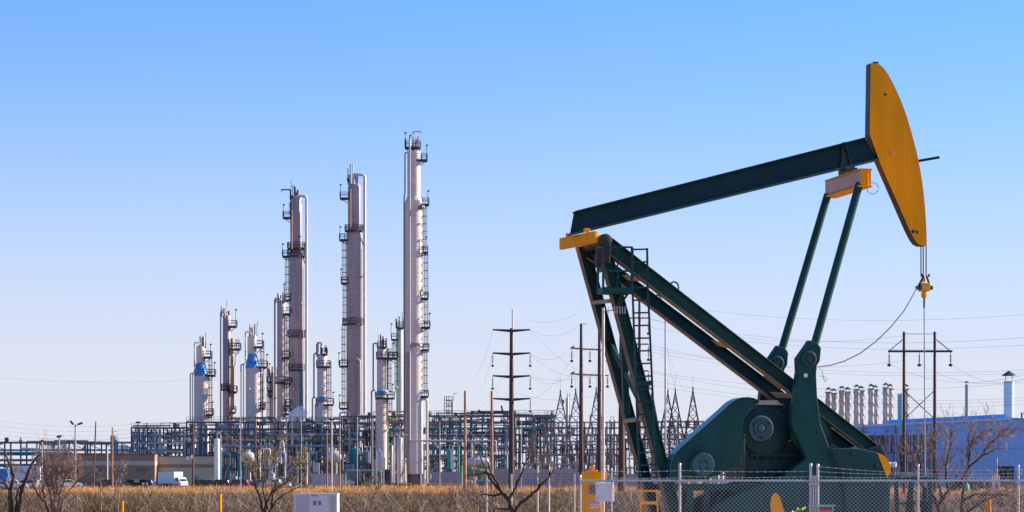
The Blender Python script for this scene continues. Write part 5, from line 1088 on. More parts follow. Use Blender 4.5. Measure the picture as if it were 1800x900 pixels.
# ------------------------------------------------------------------ wires
def wire(x0, y0, D0, x1, y1, D1, sag=2.0, r=.022, label=None):
    a, b = P(x0, y0, D0), P(x1, y1, D1); pts = []
    for k in range(15): f = k / 14; p_ = a.lerp(b, f); p_.z -= sag * 4 * f * (1 - f); pts.append(p_)
    o = MB().tube(pts, r, 4).build('power_line', mat('line conductor', (.10, .10, .13), .6), None); tag(o, label, 'power line', 'power lines strung across the sky')
WN = [((1140, 530, 400), (1840, 550, 300)), ((1140, 559, 350), (1589, 590, 300)), ((1140, 575, 400), (1840, 604, 300)), ((1140, 561, 350), (1840, 590, 260)), ((1140, 605, 350), (1589, 634, 330)), ((1140, 612, 400), (1840, 648, 300)), ((1140, 618, 400), (1840, 653, 300)), ((1140, 652, 350), (1840, 668, 300)), ((1140, 654, 350), (1840, 697, 300)), ((1140, 668, 400), (1840, 702, 300)), ((1140, 676, 400), (1840, 708, 320)), ((1616, 640, 300), (1840, 652, 260)), ((1563, 640, 300), (1840, 646, 240)), ((1671, 640, 300), (1840, 650, 280)),
      ((0, 740, 500), (232, 746, 500)), ((0, 749, 500), (242, 755, 500)), ((0, 757, 500), (232, 762, 500)), ((0, 764, 500), (242, 768, 500)), ((0, 772, 500), (232, 769, 500)), ((-5, 664, 600), (340, 668, 600)),
      ((932, 581, 400), (1024, 569, 370)), ((932, 581, 400), (1060, 668, 370)), ((932, 622, 400), (1003, 613, 370)), ((932, 622, 400), (1030, 660, 370)), ((932, 662, 400), (1005, 658, 370)), ((932, 662, 400), (1090, 640, 330)), ((932, 702, 400), (1010, 622, 370)), ((932, 702, 400), (985, 715, 540)), ((866, 580, 400), (835, 660, 440)), ((866, 622, 400), (838, 690, 440)), ((866, 662, 400), (850, 740, 360)), ((925, 560, 440), (1022, 545, 420)), ((820, 735, 360), (895, 640, 400)), ((1010, 613, 370), (1078, 575, 330)), ((1010, 658, 370), (1078, 620, 330)), ((905, 690, 440), (1060, 690, 400)), ((1172, 612, 400), (1214, 700, 540)), ((1172, 612, 400), (1190, 690, 540)), ((1166, 612, 400), (1148, 640, 350)), ((872, 687, 360), (893, 690, 400))]
for i, (a, b) in enumerate(WN):
    if i < 14: lab = '%s faint cable from the top in the bundle crossing the sky behind the pumpjack' % ordn(i)
    elif i < 20: lab = '%s faint cable from the top at the far left edge' % ordn(i - 14)
    else: lab = '%s thin cable strung around the steel monopole and its neighbours' % ordn(i - 20)
    wire(*a, *b, sag=(2.0 if i < 14 else .8 if i < 20 else 1.4), r=.013 if i < 14 else .015, label=lab)

# ------------------------------------------------------------------ substation
LAT = mat('lattice steel', (.11, .10, .125), .6, .2, .2)
def lattice(label, xc, yt, yb, D, w0=18):
    s = D / FP; o = thing('lattice_mast', (X(xc, D), D, 0), label, 'lattice mast', 'pointed lattice masts of the substation'); hw = w0 * s / 2; zt = Z(yt, D); mb = MB(); c = X(xc, D)
    def leg_at(i, j, z): f = max(.02, (zt - z) / (zt - Z(745, D))); return (c + i * hw * f, D + j * hw * f * .5, z)
    n_ = 9
    for i in (-1, 1):
        for j in (-1, 1): mb.bar(leg_at(i, j, 0), leg_at(i, j, zt), .26)
    for k in range(n_):
        z0 = zt - (zt) * k / n_ * .9 - 1.2; z1 = zt - zt * (k + 1) / n_ * .9 - 1.2
        for j in (-1, 1): mb.bar(leg_at(-1, j, z0), leg_at(1, j, z1), .12); mb.bar(leg_at(1, j, z0), leg_at(-1, j, z1), .12); mb.bar(leg_at(-1, j, z0), leg_at(1, j, z0), .12)
    mb.build('lattice', LAT, o); MB().bar((c, D, zt), (c, D, zt + 1.0), .3).build('tip', RAIL, o)
    MB().bar((c, D, zt), (c, D, zt + 4), .05).build('lightning_rod', RAIL, o); return o
lbl = ['leftmost of the pointed lattice masts', 'second lattice mast, just left of the slim brown poles', 'third lattice mast, between the slim brown poles', 'lattice mast showing right beside the pumpjack ladder', 'fifth lattice mast, left one of the close pair', 'sixth lattice mast, right one of the close pair', 'rightmost lattice mast, alone above the belt guard']
for i, (xc, yt) in enumerate(((985, 693), (1012, 690), (1048, 688), (1146, 690), (1174, 692), (1187, 690), (1218, 687))):
    o = lattice(lbl[i], xc, yt, 845, 545 + (i % 3) * 6, 22 if i < 3 else 20)
    if i == 0: MB().box(P(990, 706, 544), (.5, .4, .9)).build('aviation_flag', REDM, o)
def gantry(label, x0, x1, D, ys, nb, seed, m=STEEL2, ins=14, depth=3.0):
    rnd = random.Random(seed); o = thing('substation_gantry', (X((x0 + x1) / 2, D), D, 0), label, 'substation gantry', 'gantries of the substation'); mb = MB()
    for i in range(nb + 1):
        x = X(x0 + (x1 - x0) * i / nb, D)
        for y in (D, D + depth): mb.bar((x, y, 0), (x, y, Z(ys[0] - rnd.uniform(0, 3), D)), .2)
        for k in range(8): z = k * 1.3; mb.bar((x, D, z), (x, D + depth, z + 1.3), .09)
        for y in ys: mb.bar((x, D, Z(y, D)), (x, D + depth, Z(y, D)), .14)
    mb.build('frame', m, o)
    for y in ys:
        MB().tube([P(x0, y, D), P(x1, y, D)], .13, 6).build('busbar', rnd.choice([m, LAV, mat('tan crossarm', None)]), o)
        MB().tube([P(x0, y + .6, D) + Vector((0, depth, 0)), P(x1, y + .6, D) + Vector((0, depth, 0))], .10, 6).build('busbar', m, o)
    src = None
    for k in range(ins):
        x = X(x0 + (x1 - x0) * (k + .5 + rnd.uniform(-.2, .2)) / ins, D); y = ys[k % len(ys)]; zz_ = Z(y, D)
        if src is None:
            mb = MB().bar((0, 0, 0), (0, 0, 1.9), .12)
            for q_ in range(6): mb.lathe((0, 0, .25 + q_ * .26), [(.12, -.1), (.27, -.05), (.27, .03), (.12, .08)], 8)
            src = mb.build('insulator', mat('brown porcelain', (.12, .065, .06), .3), o, local=True); c_ = src
        else: c_ = src.copy(); COL.objects.link(c_); c_.parent = o
        c_.location = (x - o.location.x, -.3 + rnd.choice((0, depth)), zz_); 
        if rnd.random() < .35: c_.rotation_euler = (math.pi, 0, 0)
    for k in range(ins): # droppers, switch arms
        x = X(rnd.uniform(x0, x1), D); z1 = Z(rnd.choice(ys), D); y = D + rnd.uniform(0, depth); ln = rnd.uniform(1, 5)
        MB().bar((x, y, z1), (x + rnd.uniform(-1.2, 1.2), y, max(0, z1 - ln)), rnd.choice([.09, .12, .18])).build('dropper', rnd.choice([m, LAV, RUSTP, CORT, CREAM]), o)
    return o
gantry('top level gantry with insulators behind the slim brown poles', 962, 1120, 535, [742, 752, 764, 776, 790], 12, 21, ins=42)
gantry('gantry row behind the pumpjack ladder, left of the belt guard', 1120, 1236, 535, [741, 751, 763, 778, 795], 8, 22, ins=40, m=LAT)
gantry('nearer gantry with crowded switchgear left of the yellow cabinet', 955, 1085, 512, [765, 781, 798, 815], 11, 23, ins=40)
gantry('nearer gantry low behind the pumpjack legs', 1085, 1300, 510, [772, 788, 806, 822], 14, 24, ins=48, m=LAT)
gantry('front switchgear row at the pale wall', 925, 1090, 480, [800, 816, 830], 12, 25, ins=26, m=STEEL2)
gantry('switchgear seen under the belt guard', 1090, 1310, 478, [806, 822, 834], 13, 26, ins=30, m=LAV)
gantry('small switchyard framed between the rear leg and the counterweight', 1436, 1520, 424, [757, 765, 775, 785], 6, 27, ins=22, m=STEEL2)
gantry('switchyard with brown masts just right of the counterweight', 1520, 1640, 418, [764, 780, 796, 812], 7, 28, ins=34, m=LAT)
for i, (px, yt, D, lab) in enumerate(((1558, 755, 412, 'left brown switchyard mast right of the counterweight'), (1577, 752, 412, 'right brown switchyard mast by the sky blue duct'), (1594, 758, 412, 'brown switchyard mast just right of the dark H-frame pole'), (1545, 770, 414, 'shortest brown switchyard mast at the counterweight edge'))):
    pole('utility_pole', lab, 'mast', px, yt, 845, 2.6, D, CORT, 'brown switchyard masts')
D = 410
for i, (px, lab) in enumerate(((1563, 'left white round transformer bushing tank right of the yellow weight tip'), (1572, 'right white round tank right of the yellow weight tip'))):
    o = MB().lathe((X(px, D), D, Z(817, D)), [(.2, -.5), (.42, -.4), (.42, .4), (.2, .5)], 14).build('bushing_tank', WHITEP, None, smooth=50); tag(o, lab, 'tank')
# transformers
for i, (px, D, m_, lab) in enumerate(((1040, 500, BLUP, 'blue transformer behind the yellow cabinet'), (1005, 498, LAV, 'grey finned transformer left of the slim brown poles'), (928, 490, LAV, 'pale transformer just right of the steel monopole'), (1190, 500, BLUP, 'blue transformer hidden low left of the belt guard'), (948, 495, STEEL, 'dark transformer behind the bare tree'))):
    x = X(px, D); o = thing('transformer', (x, D, 0), lab, 'transformer', 'transformers of the substation'); MB().bx(x - 1.5, x + 1.5, D - 1, D + 1, .4, 4.2).build('tank', m_, o, bevel=.08)
    mb = MB()
    for k in range(9): mb.bx(x - 1.3 + k * .32, x - 1.2 + k * .32, D - 1.5, D - 1.0, .9, 3.8)
    mb.build('cooling_fins', m_, o)
    for dx in (-.9, 0, .9): MB().lathe((x + dx, D, 4.2), [(.16, 0), (.22, .1), (.12, .3), (.22, .5), (.12, .7), (.2, .9), (.06, 1.4)], 10).build('bushing', mat('brown porcelain', None), o, smooth=60)
    MB().bx(x - 1.8, x + 1.8, D - 1.4, D + 1.4, 0, .4).build('plinth', CONC, o)
# ------------------------------------------------------------------ vehicles
def car_build(label, px, D, rz, paint, kind='pickup', sc=1.0):
    o = thing('parked_' + kind, (X(px, D), D, 0), label, kind if kind != 'suv' else 'car', 'vehicles parked in front of the buildings', rz)
    if kind == 'pickup': prof = [(-2.7, .55), (-2.7, 1.15), (-.75, 1.2), (-.65, 1.8), (.75, 1.82), (1.25, 1.25), (2.5, 1.12), (2.7, .9), (2.7, .5)]; gl = [(-.55, 1.22), (-.5, 1.72), (.7, 1.74), (1.1, 1.27)]
    else: prof = [(-2.4, .5), (-2.45, 1.1), (-2.2, 1.7), (-1.9, 1.78), (.5, 1.78), (1.15, 1.2), (2.25, 1.05), (2.45, .8), (2.45, .45)]; gl = [(-2.05, 1.2), (-1.95, 1.68), (.45, 1.68), (.95, 1.22)]
    def b(mb, n, m, par=o, bv=0, sm=None): return mb.build(n, m, par, local=True, bevel=bv, smooth=sm)
    b(MB().prism(prof, -.95, .95), 'body', paint, bv=.06)
    for y in (-.955, .94): b(MB().prism(gl, y, y + .015), 'side_window', GLASSD)
    f = gl[-1]; r_ = gl[-2]
    b(MB().add([(f[0] + .12, -.8, f[1]), (f[0] + .12, .8, f[1]), (r_[0] + .10, .72, r_[1]), (r_[0] + .10, -.72, r_[1])], [(0, 1, 2, 3)]), 'windscreen', GLASSD)
    xe = prof[-1][0]
    for y in (-.7, .7): b(MB().bx(xe - .03, xe + .02, y - .2, y + .2, .75, .92), 'headlight', WHITEP); b(MB().bx(prof[0][0] - .03, prof[0][0] + .01, y - .15, y + .15, .8, 1.1), 'tail_light', REDM)
    b(MB().bx(xe - .05, xe + .08, -.9, .9, .42, .6), 'bumper', GREYP)
    for x in (-1.65, 1.65):
        for y in (-.88, .88):
            w_ = b(MB().lathe((x, y, .37), [(.2, -.12), (.37, -.11), (.37, .11), (.2, .12)], 18, 'y'), 'wheel', TYRE); b(MB().lathe((x, y, .37), [(.21, -.128), (.21, .128)], 12, 'y'), 'rim', GREYP, w_)
    o.scale = (sc,) * 3; return o
BLKP = mat('black car paint', (.012, .014, .02), .25, 0, .05); NAVY = mat('navy car paint', (.02, .05, .12), .25, 0, .05); WCAR = mat('white car paint', (.7, .7, .72), .3, 0, .05); SLV = mat('silver car paint', (.4, .42, .46), .3, .4, .05); MAR = mat('maroon car paint', (.14, .02, .04), .3, 0, .05)
for a in ((188, 452, 2.8, BLKP, 'suv', 'black car at the left end of the row before the brown building'), (203, 455, .5, NAVY, 'suv', 'navy car between the two timber poles'), (235, 456, 2.7, BLKP, 'pickup', 'black pickup left of the box truck'), (251, 459, 2.9, NAVY, 'suv', 'navy car just left of the box truck'), (122, 450, .3, WCAR, 'suv', 'white car under the bare tree tops at left'), (357, 456, .2, BLKP, 'suv', 'black car right of the box truck'), (385, 456, 2.9, BLKP, 'suv', 'black car with silver neighbour at the tan building corner'), (371, 463, .1, SLV, 'suv', 'silver car between two black ones'), (417, 452, 3.0, MAR, 'suv', 'maroon car under the cream ended drum'), (433, 455, .2, NAVY, 'suv', 'small navy car right of the maroon one'), (487, 454, 3.0, WCAR, 'pickup', 'white pickup behind the bare brush'), (462, 458, .2, SLV, 'suv', 'silver car below the cream pipe arch'), (46, 395, 2.9, WCAR, 'suv', 'white car at the right end of the long trailer'), (20, 380, .2, WCAR, 'pickup', 'white pickup before the blue trailer'),
          (1718, 350, 2.9, NAVY, 'suv', 'navy car low before the blue building'), (1697, 356, .2, BLKP, 'suv', 'black car behind the bare bush')):
    px, D, rz, pt, kd, lab = a; car_build(lab, px, D, rz, pt, kd)
# box truck
BT = thing('box_truck', (X(305, 463), 463, 0), 'white box truck parked before the tan building', 'truck', rz=R(-43))
def b(mb, n, m, par=BT, bv=0): return mb.build(n, m, par, local=True, bevel=bv)
b(MB().bx(-3.6, 1.6, -1.15, 1.15, .95, 3.35), 'cargo_box', WCAR, bv=.03); b(MB().bx(-3.62, 1.62, -1.17, 1.17, 3.3, 3.38), 'roof_trim', GREYP)
b(MB().prism([(1.7, .55), (1.7, 2.2), (2.7, 2.22), (3.15, 1.4), (3.4, 1.3), (3.45, .5)], -1.0, 1.0), 'cab', WCAR, bv=.05)
b(MB().add([(3.17, -.85, 1.42), (3.17, .85, 1.42), (2.74, .8, 2.12), (2.74, -.8, 2.12)], [(0, 1, 2, 3)]), 'windscreen', GLASSD)
for y in (-1.01, 1.0): b(MB().prism([(1.95, 1.45), (1.95, 2.05), (2.6, 2.05), (2.95, 1.45)], y, y + .012), 'side_window', GLASSD)
b(MB().bx(-3.5, 3.2, -.4, .4, .6, .9), 'chassis', DARKM); b(MB().bx(3.42, 3.5, -.95, .95, .5, .8), 'bumper', GREYP)
for y in (-.75, .75): b(MB().bx(3.4, 3.47, y - .16, y + .16, .9, 1.1), 'headlight', WHITEP)
for x in (-2.5, 2.4):
    for y in (-.9, .9): w_ = b(MB().lathe((x, y, .45), [(.25, -.14), (.45, -.13), (.45, .13), (.25, .14)], 18, 'y'), 'wheel', TYRE); b(MB().lathe((x, y, .45), [(.24, -.15), (.24, .15)], 12, 'y'), 'rim', GREYP, w_)
for y in (-1.15, 1.15): b(MB().bx(2.8, 2.9, y - .12, y + .12, 1.5, 1.95), 'mirror', DARKM)
# trailers at left
TB = mat('blue trailer side', (.03, .16, .5), .4, 0, .1); TW = mat('white trailer side', (.55, .57, .68), .45, 0, .05)
for lab, xa, xb, ya, m_, D, rz in (('long pale semi trailer at the left edge', 16, 71, 819.5, TW, 410, R(7)), ('blue semi trailer cut off by the left edge', -60, 15, 823, TB, 385, R(2))):
    L0 = (xb - xa) * D / FP; h = Z(ya, D); o = thing('semi_trailer', (X((xa + xb) / 2, D), D, 0), lab, 'trailer', rz=rz)
    def b2(mb, n, m, par=o, bv=0): return mb.build(n, m, par, local=True, bevel=bv)
    b2(MB().bx(-L0 / 2, L0 / 2, -1.25, 1.25, .9 if m_ is TW else .8, h), 'box', m_, bv=.03); b2(MB().bx(-L0 / 2 - .02, L0 / 2 + .02, -1.27, 1.27, h - .15, h + .02), 'top_rail', WHITEP); b2(MB().bx(-L0 / 2, L0 / 2, -1.28, 1.28, .75, .92), 'bottom_rail', WHITEP)
    for x in (L0 / 2 - 1, L0 / 2 - 2.2): 
        for y in (-1, 1): b2(MB().lathe((x, y, .5), [(.25, -.2), (.5, -.19), (.5, .19), (.25, .2)], 16, 'y'), 'wheel', TYRE)
    b2(MB().bx(-L0 / 2 + 1.5, -L0 / 2 + 1.7, -.9, .9, 0, .8), 'landing_gear', GREYP)
# white notice cube and small things at right
D = 340; o = thing('white_tank_box', (X(1751, D), D, 0), 'pale square sign panel with a black symbol before the dark doorway', 'sign'); o.name = 'sign_board'; ORG[o.name] = Vector(o.location)
MB().bx(X(1744, D), X(1758, D), D, D + .1, Z(861, D), Z(836, D)).build('panel', mat('pale pink grey box', None), o); MB().bar((X(1746, D), D + .15, 0), (X(1746, D), D + .15, Z(836, D)), .1).build('post', GREYP, o); MB().bar((X(1756, D), D + .15, 0), (X(1756, D), D + .15, Z(836, D)), .1).build('post', GREYP, o)
mb = MB()
for k in range(4): mb.bar(P(1748 + k * 2, 857, D - .03), P(1751, 852 - (k % 2) * 2, D - .03), .1, .02)
mb.build('symbol', BLK, o)
pole('thin_pole', 'thin white pole in front of the dark doorway', 'pole', 1753, 805, 845, 1.6, 345, WHITEP, None, 0, .9)
D = 330; o = MB().lathe((X(1698, D), D, 0), [(.5, 0), (.5, 1.0), (.3, 1.3), (.1, 1.35)], 14).build('green_barrel', GREENP, None, smooth=40); tag(o, 'small green drum low behind the bare bush', 'barrel')
for i, px in enumerate((1747 - 11, 1763)): pass

# ------------------------------------------------------------------ bare trees and bushes
def tree(label, limbs, D, seed, nt=26, tl=1.1, cat='tree', name='bare_tree', twr=.008, bm_=None, leaf=False):
    rnd = random.Random(seed); base = P(limbs[0][0][0][0], 900, D); base.z = 0; o = thing(name, base, label, cat); tk = MB(); tw = MB(); lf = MB()
    for pts, r0, r1 in limbs:
        V = []
        for i, p_ in enumerate(pts): dy = p_[2] if len(p_) > 2 else 0; q = P(p_[0], p_[1], D); q.y += dy; V.append(q)
        # smooth and roughen
        W = []
        for i in range(len(V) - 1):
            for k in range(4): W.append(V[i].lerp(V[i + 1], k / 4) + Vector((rnd.uniform(-1, 1), rnd.uniform(-1, 1), rnd.uniform(-1, 1))) * .018)
        W.append(V[-1]); n_ = len(W); rs = [r0 + (r1 - r0) * i / (n_ - 1) for i in range(n_)]; tk.tube(W, rs, 8)
        for k in range(nt):
            i = rnd.randint(max(0, n_ // 5), n_ - 2); p_ = W[i]; t = (W[i + 1] - W[i]).normalized()
            d_ = (t * .8 + Vector((rnd.uniform(-1, 1), rnd.uniform(-1, 1), rnd.uniform(-.4, 1)))).normalized(); ln = tl * rnd.uniform(.35, 1.2)
            stack = [(p_, d_, ln, max(twr * 1.6, rs[i] * .45), 0)]
            while stack:
                p0, dd, l_, rr, dep = stack.pop(); pp = [p0]; n2 = 4
                for j in range(n2): dd = (dd + Vector((rnd.uniform(-1, 1), rnd.uniform(-1, 1), rnd.uniform(-.5, .9))) * .28).normalized(); pp.append(pp[-1] + dd * l_ / n2)
                tw.tube(pp, [rr * (1 - .18 * j) for j in range(n2 + 1)], 4, caps=False)
                if leaf and dep:
                    for _ in range(1 if rnd.random() < .35 else 0): c = rnd.choice(pp[1:]) + Vector((rnd.uniform(-.05, .05), rnd.uniform(-.05, .05), rnd.uniform(-.03, .05))); u = Vector((rnd.uniform(-1, 1), rnd.uniform(-1, 1), rnd.uniform(-1, 1))).normalized() * .03; v_ = u.orthogonal() * .8; lf.add([c, c + u, c + u + v_, c + v_], [(0, 1, 2, 3)])
                if dep < 3:
                    for _ in range(rnd.randint(2, 3) if dep < 2 else 1): j = rnd.randint(1, n2); stack.append((pp[j], (dd + Vector((rnd.uniform(-1, 1), rnd.uniform(-1, 1), rnd.uniform(-.5, .9))) * .8).normalized(), l_ * .55, max(twr * .6, rr * .6), dep + 1))
    tk.build('trunk', bm_ or BARK, o, smooth=60); tw.build('twigs', TWIG, o)
    if leaf: lf.build('leaves', mat('yellow green leaves', (.22, .24, .03), .7, 0, .4, 6), o)
    return o
tree('big dark dead branches forking low in front of the monopole', [
    ([(903, 960), (901, 905), (896, 880), (882, 866), (868, 848, .1), (858, 835), (852, 820, -.1), (843, 803)], .08, .018), ([(882, 866), (872, 845), (862, 828), (857, 812), (851, 800)], .05, .014),
    ([(880, 868), (868, 871), (855, 869), (842, 871)], .04, .012), ([(861, 834), (852, 830), (843, 834), (824, 835), (815, 838)], .04, .010),
    ([(896, 880), (902, 865), (910, 848), (917, 832), (927, 806), (937, 784)], .05, .016), ([(903, 905), (912, 888), (928, 874), (945, 861), (955, 848), (967, 838), (964, 820), (966, 812)], .055, .014), ([(966, 838), (975, 826)], .025, .008), ([(944, 862), (950, 845), (945, 835)], .025, .008), ([(900, 895), (885, 895), (868, 893), (855, 880)], .035, .01)], 66, 5, nt=2, tl=.4)
tree('sprawling leafless bush behind the fence right of the wellhead', [
    ([(1655, 960), (1650, 890), (1668, 862), (1690, 842), (1703, 822), (1725, 802), (1752, 789), (1780, 795, .3)], .06, .008), ([(1650, 900), (1640, 870), (1622, 848), (1608, 820), (1600, 790)], .05, .010), ([(1690, 900), (1694, 860), (1701, 830), (1705, 800), (1702, 770), (1708, 745)], .045, .008),
    ([(1705, 810), (1700, 795), (1710, 775), (1722, 765)], .03, .008), ([(1668, 862), (1662, 840), (1665, 810), (1672, 780), (1670, 755)], .045, .010), ([(1725, 802), (1740, 780), (1758, 765), (1775, 768)], .03, .008), ([(1694, 880), (1715, 868), (1730, 870), (1760, 872), (1785, 862)], .04, .010), ([(1650, 890), (1635, 880), (1612, 868), (1590, 850)], .04, .010), ([(1700, 900), (1722, 885), (1738, 876), (1758, 868), (1775, 870)], .04, .01),
    ([(1655, 880), (1648, 840), (1640, 800), (1634, 770)], .035, .008), ([(1622, 848), (1615, 800), (1618, 765)], .025, .008)], 64, 7, nt=19, tl=.62, cat='bush', name='bare_bush')
tree('thicket of thin bare stems left of the utility cabinet', [
    ([(462, 960), (466, 890), (478, 865), (500, 850), (520, 835), (533, 822)], .045, .010), ([(463, 900), (455, 870), (448, 848), (440, 826), (434, 806)], .04, .008), ([(475, 900), (480, 870), (487, 845), (490, 820), (486, 800)], .035, .008), ([(470, 895), (462, 860), (466, 835), (458, 812)], .03, .008), ([(500, 850), (510, 838), (516, 822), (528, 812)], .02, .006), ([(470, 905), (485, 880), (512, 862), (530, 855)], .035, .01)], 74, 9, nt=17, tl=.62, cat='bush', name='bare_bush', leaf=True)
tree('two dark forked trunks in the bottom left corner', [
    ([(20, 960), (20, 890), (17, 862), (24, 840), (20, 820), (12, 805), (6, 790)], .085, .015), ([(36, 960), (34, 900), (38, 862), (46, 840), (54, 820), (62, 806), (70, 800)], .09, .018), ([(24, 840), (18, 828), (10, 820)], .03, .008), ([(17, 862), (8, 850), (-5, 846)], .04, .01), ([(86, 900), (80, 882), (66, 866), (58, 852), (54, 843)], .05, .01), ([(28, 900), (30, 870), (36, 850)], .045, .012)], 66, 13, nt=4, tl=.45)
tree('pale many stemmed bare bush in front of the brown building corner', [
    ([(92, 940), (90, 880), (84, 850), (80, 830), (76, 808)], .05, .008), ([(94, 940), (96, 870), (92, 845), (93, 820), (90, 800)], .05, .008), ([(98, 930), (104, 870), (112, 845), (120, 828), (135, 815)], .05, .008), ([(90, 930), (78, 870), (66, 850), (58, 840)], .04, .008), ([(100, 930), (112, 880), (124, 860), (136, 845), (140, 832)], .04, .008), ([(96, 900), (100, 850), (103, 822), (100, 805)], .03, .006)], 78, 15, nt=22, tl=.75, cat='bush', name='bare_bush', bm_=TWIG)
tree('tall wispy grey bush stems before the brown building', [
    ([(205, 930), (208, 880), (210, 850), (214, 835), (216, 826)], .03, .006), ([(206, 930), (200, 880), (204, 850), (207, 838)], .03, .006), ([(176, 930), (178, 870), (176, 845), (180, 830)], .03, .006)], 84, 17, nt=8, tl=.5, cat='bush', name='bare_bush', bm_=TWIG)
tree('spindly bare shrub growing beside the rusty H-frame', [
    ([(838, 930), (842, 870), (850, 850), (856, 838)], .03, .006), ([(836, 930), (834, 870), (828, 850)], .03, .006), ([(640, 930), (646, 880), (660, 860), (668, 852)], .03, .006)][:2], 95, 19, nt=12, tl=.6, cat='bush', name='bare_bush', bm_=TWIG)
tree('small spindly shrub right of the utility cabinet', [([(650, 930), (652, 880), (664, 862), (672, 850)], .03, .006), ([(652, 930), (658, 870), (648, 850)], .03, .006)], 92, 23, nt=12, tl=.6, cat='bush', name='bare_bush', bm_=TWIG)
tree('bare shrub standing between the left fence posts and the yellow cabinet', [([(985, 930), (986, 880), (980, 860), (974, 845)], .03, .006), ([(990, 930), (1000, 870), (1006, 850)], .03, .006)], 98, 29, nt=12, tl=.6, cat='bush', name='bare_bush', bm_=TWIG)
# leafy weed at the fence
WD = thing('green_weed', (X(1405, 51.4), 51.4, 0), 'bright yellow green weed sprig at the fence left of the gate posts', 'plant'); mb = MB(); lf = MB(); rnd = random.Random(3); D = 51.4
for a, b, c in ((1396, 900, (1402, 892)), (1402, 893, (1414, 890)), (1396, 905, (1392, 897))):
    pts = [(X(1396, D), D, 0), P(a, b + 3, D), P(*c, D)]; mb.tube(pts, [.01, .007, .003], 5)
    for k in range(16): f = rnd.random(); p_ = pts[1].lerp(pts[2], f); u = Vector((rnd.uniform(-.3, 1), rnd.uniform(-.5, .5), rnd.uniform(-1.4, .2))).normalized() * rnd.uniform(.04, .08); v_ = u.orthogonal().normalized() * .018; lf.add([p_, p_ + u * .5 + v_, p_ + u, p_ + u * .5 - v_], [(0, 1, 2, 3)])
mb.build('stem', mat('yellow green leaves', (.22, .24, .03), .7, 0, .4, 6), WD); lf.build('leaves', mat('fresh leaf', (.45, .60, .03), .6, 0, .2, 5), WD)

# ------------------------------------------------------------------ brush and dry grass (numpy)
def quads(name, V, m, label, kind='stuff', cidx=None):
    """V: (n,4,3) array of quads"""
    n_ = len(V); me = bpy.data.meshes.new(name); me.vertices.add(n_ * 4); me.vertices.foreach_set('co', V.reshape(-1).astype(np.float32)); me.loops.add(n_ * 4)
    me.loops.foreach_set('vertex_index', np.arange(n_ * 4, dtype=np.int32)); me.polygons.add(n_); me.polygons.foreach_set('loop_start', np.arange(0, n_ * 4, 4, dtype=np.int32)); me.polygons.foreach_set('loop_total', np.full(n_, 4, dtype=np.int32))
    me.update(calc_edges=True); me.validate(); me.materials.append(m); o = bpy.data.objects.new(name, me); COL.objects.link(o); tag(o, label, kind=kind); return o
def vary_mat(name, cols, rough=.9, trans=.0):
    m = bpy.data.materials.new(name); m.use_nodes = True; N = m.node_tree.nodes; L = m.node_tree.links; b = N['Principled BSDF']
    g = N.new('ShaderNodeNewGeometry'); cr = N.new('ShaderNodeValToRGB'); cr.color_ramp.interpolation = 'LINEAR'; e = cr.color_ramp.elements
    e[0].position = 0; e[0].color = (*cols[0], 1); e[1].position = 1; e[1].color = (*cols[-1], 1)
    for i, c in enumerate(cols[1:-1]): x = e.new((i + 1) / (len(cols) - 1)); x.color = (*c, 1)
    n = N.new('ShaderNodeTexNoise'); n.inputs['Scale'].default_value = .12; n.inputs['Detail'].default_value = 4; L.new(g.outputs['Position'], n.inputs['Vector'])
    mr = N.new('ShaderNodeMapRange'); mr.inputs[1].default_value = .3; mr.inputs[2].default_value = .7; L.new(n.outputs['Fac'], mr.inputs[0])
    mx = N.new('ShaderNodeMath'); mx.operation = 'MULTIPLY_ADD'; mx.inputs[1].default_value = .42; L.new(g.outputs['Random Per Island'], mx.inputs[0]); 
    m2 = N.new('ShaderNodeMath'); m2.operation = 'MULTIPLY'; m2.inputs[1].default_value = .28; L.new(mr.outputs[0], m2.inputs[0])
    n3 = N.new('ShaderNodeTexNoise'); n3.inputs['Scale'].default_value = .75; n3.inputs['Detail'].default_value = 3; L.new(g.outputs['Position'], n3.inputs['Vector'])
    r3 = N.new('ShaderNodeMapRange'); r3.inputs[1].default_value = .35; r3.inputs[2].default_value = .65; r3.inputs[4].default_value = .30; L.new(n3.outputs['Fac'], r3.inputs[0])
    a3 = N.new('ShaderNodeMath'); L.new(m2.outputs[0], a3.inputs[0]); L.new(r3.outputs[0], a3.inputs[1]); L.new(a3.outputs[0], mx.inputs[2])
    L.new(mx.outputs[0], cr.inputs[0]); L.new(cr.outputs[0], b.inputs['Base Color']); b.inputs['Roughness'].default_value = rough; b.inputs['Specular IOR Level'].default_value = .2
    if trans:
        t = N.new('ShaderNodeBsdfTranslucent'); L.new(cr.outputs[0], t.inputs[0]); s_ = N.new('ShaderNodeMixShader'); s_.inputs[0].default_value = trans; L.new(b.outputs[0], s_.inputs[1]); L.new(t.outputs[0], s_.inputs[2]); L.new(s_.outputs[0], N['Material Output'].inputs[0])
    return m
rg = np.random.default_rng(5)
def wedge(n, d0, d1, margin=12, power=1.0):
    """random ground points inside the view wedge and a margin beside it"""
    u = rg.random(n); d_ = np.sqrt(d0 ** 2 + (d1 ** 2 - d0 ** 2) * u ** power); x = (rg.random(n) - .5) * (.45 * d_ + 2 * margin); return x, d_
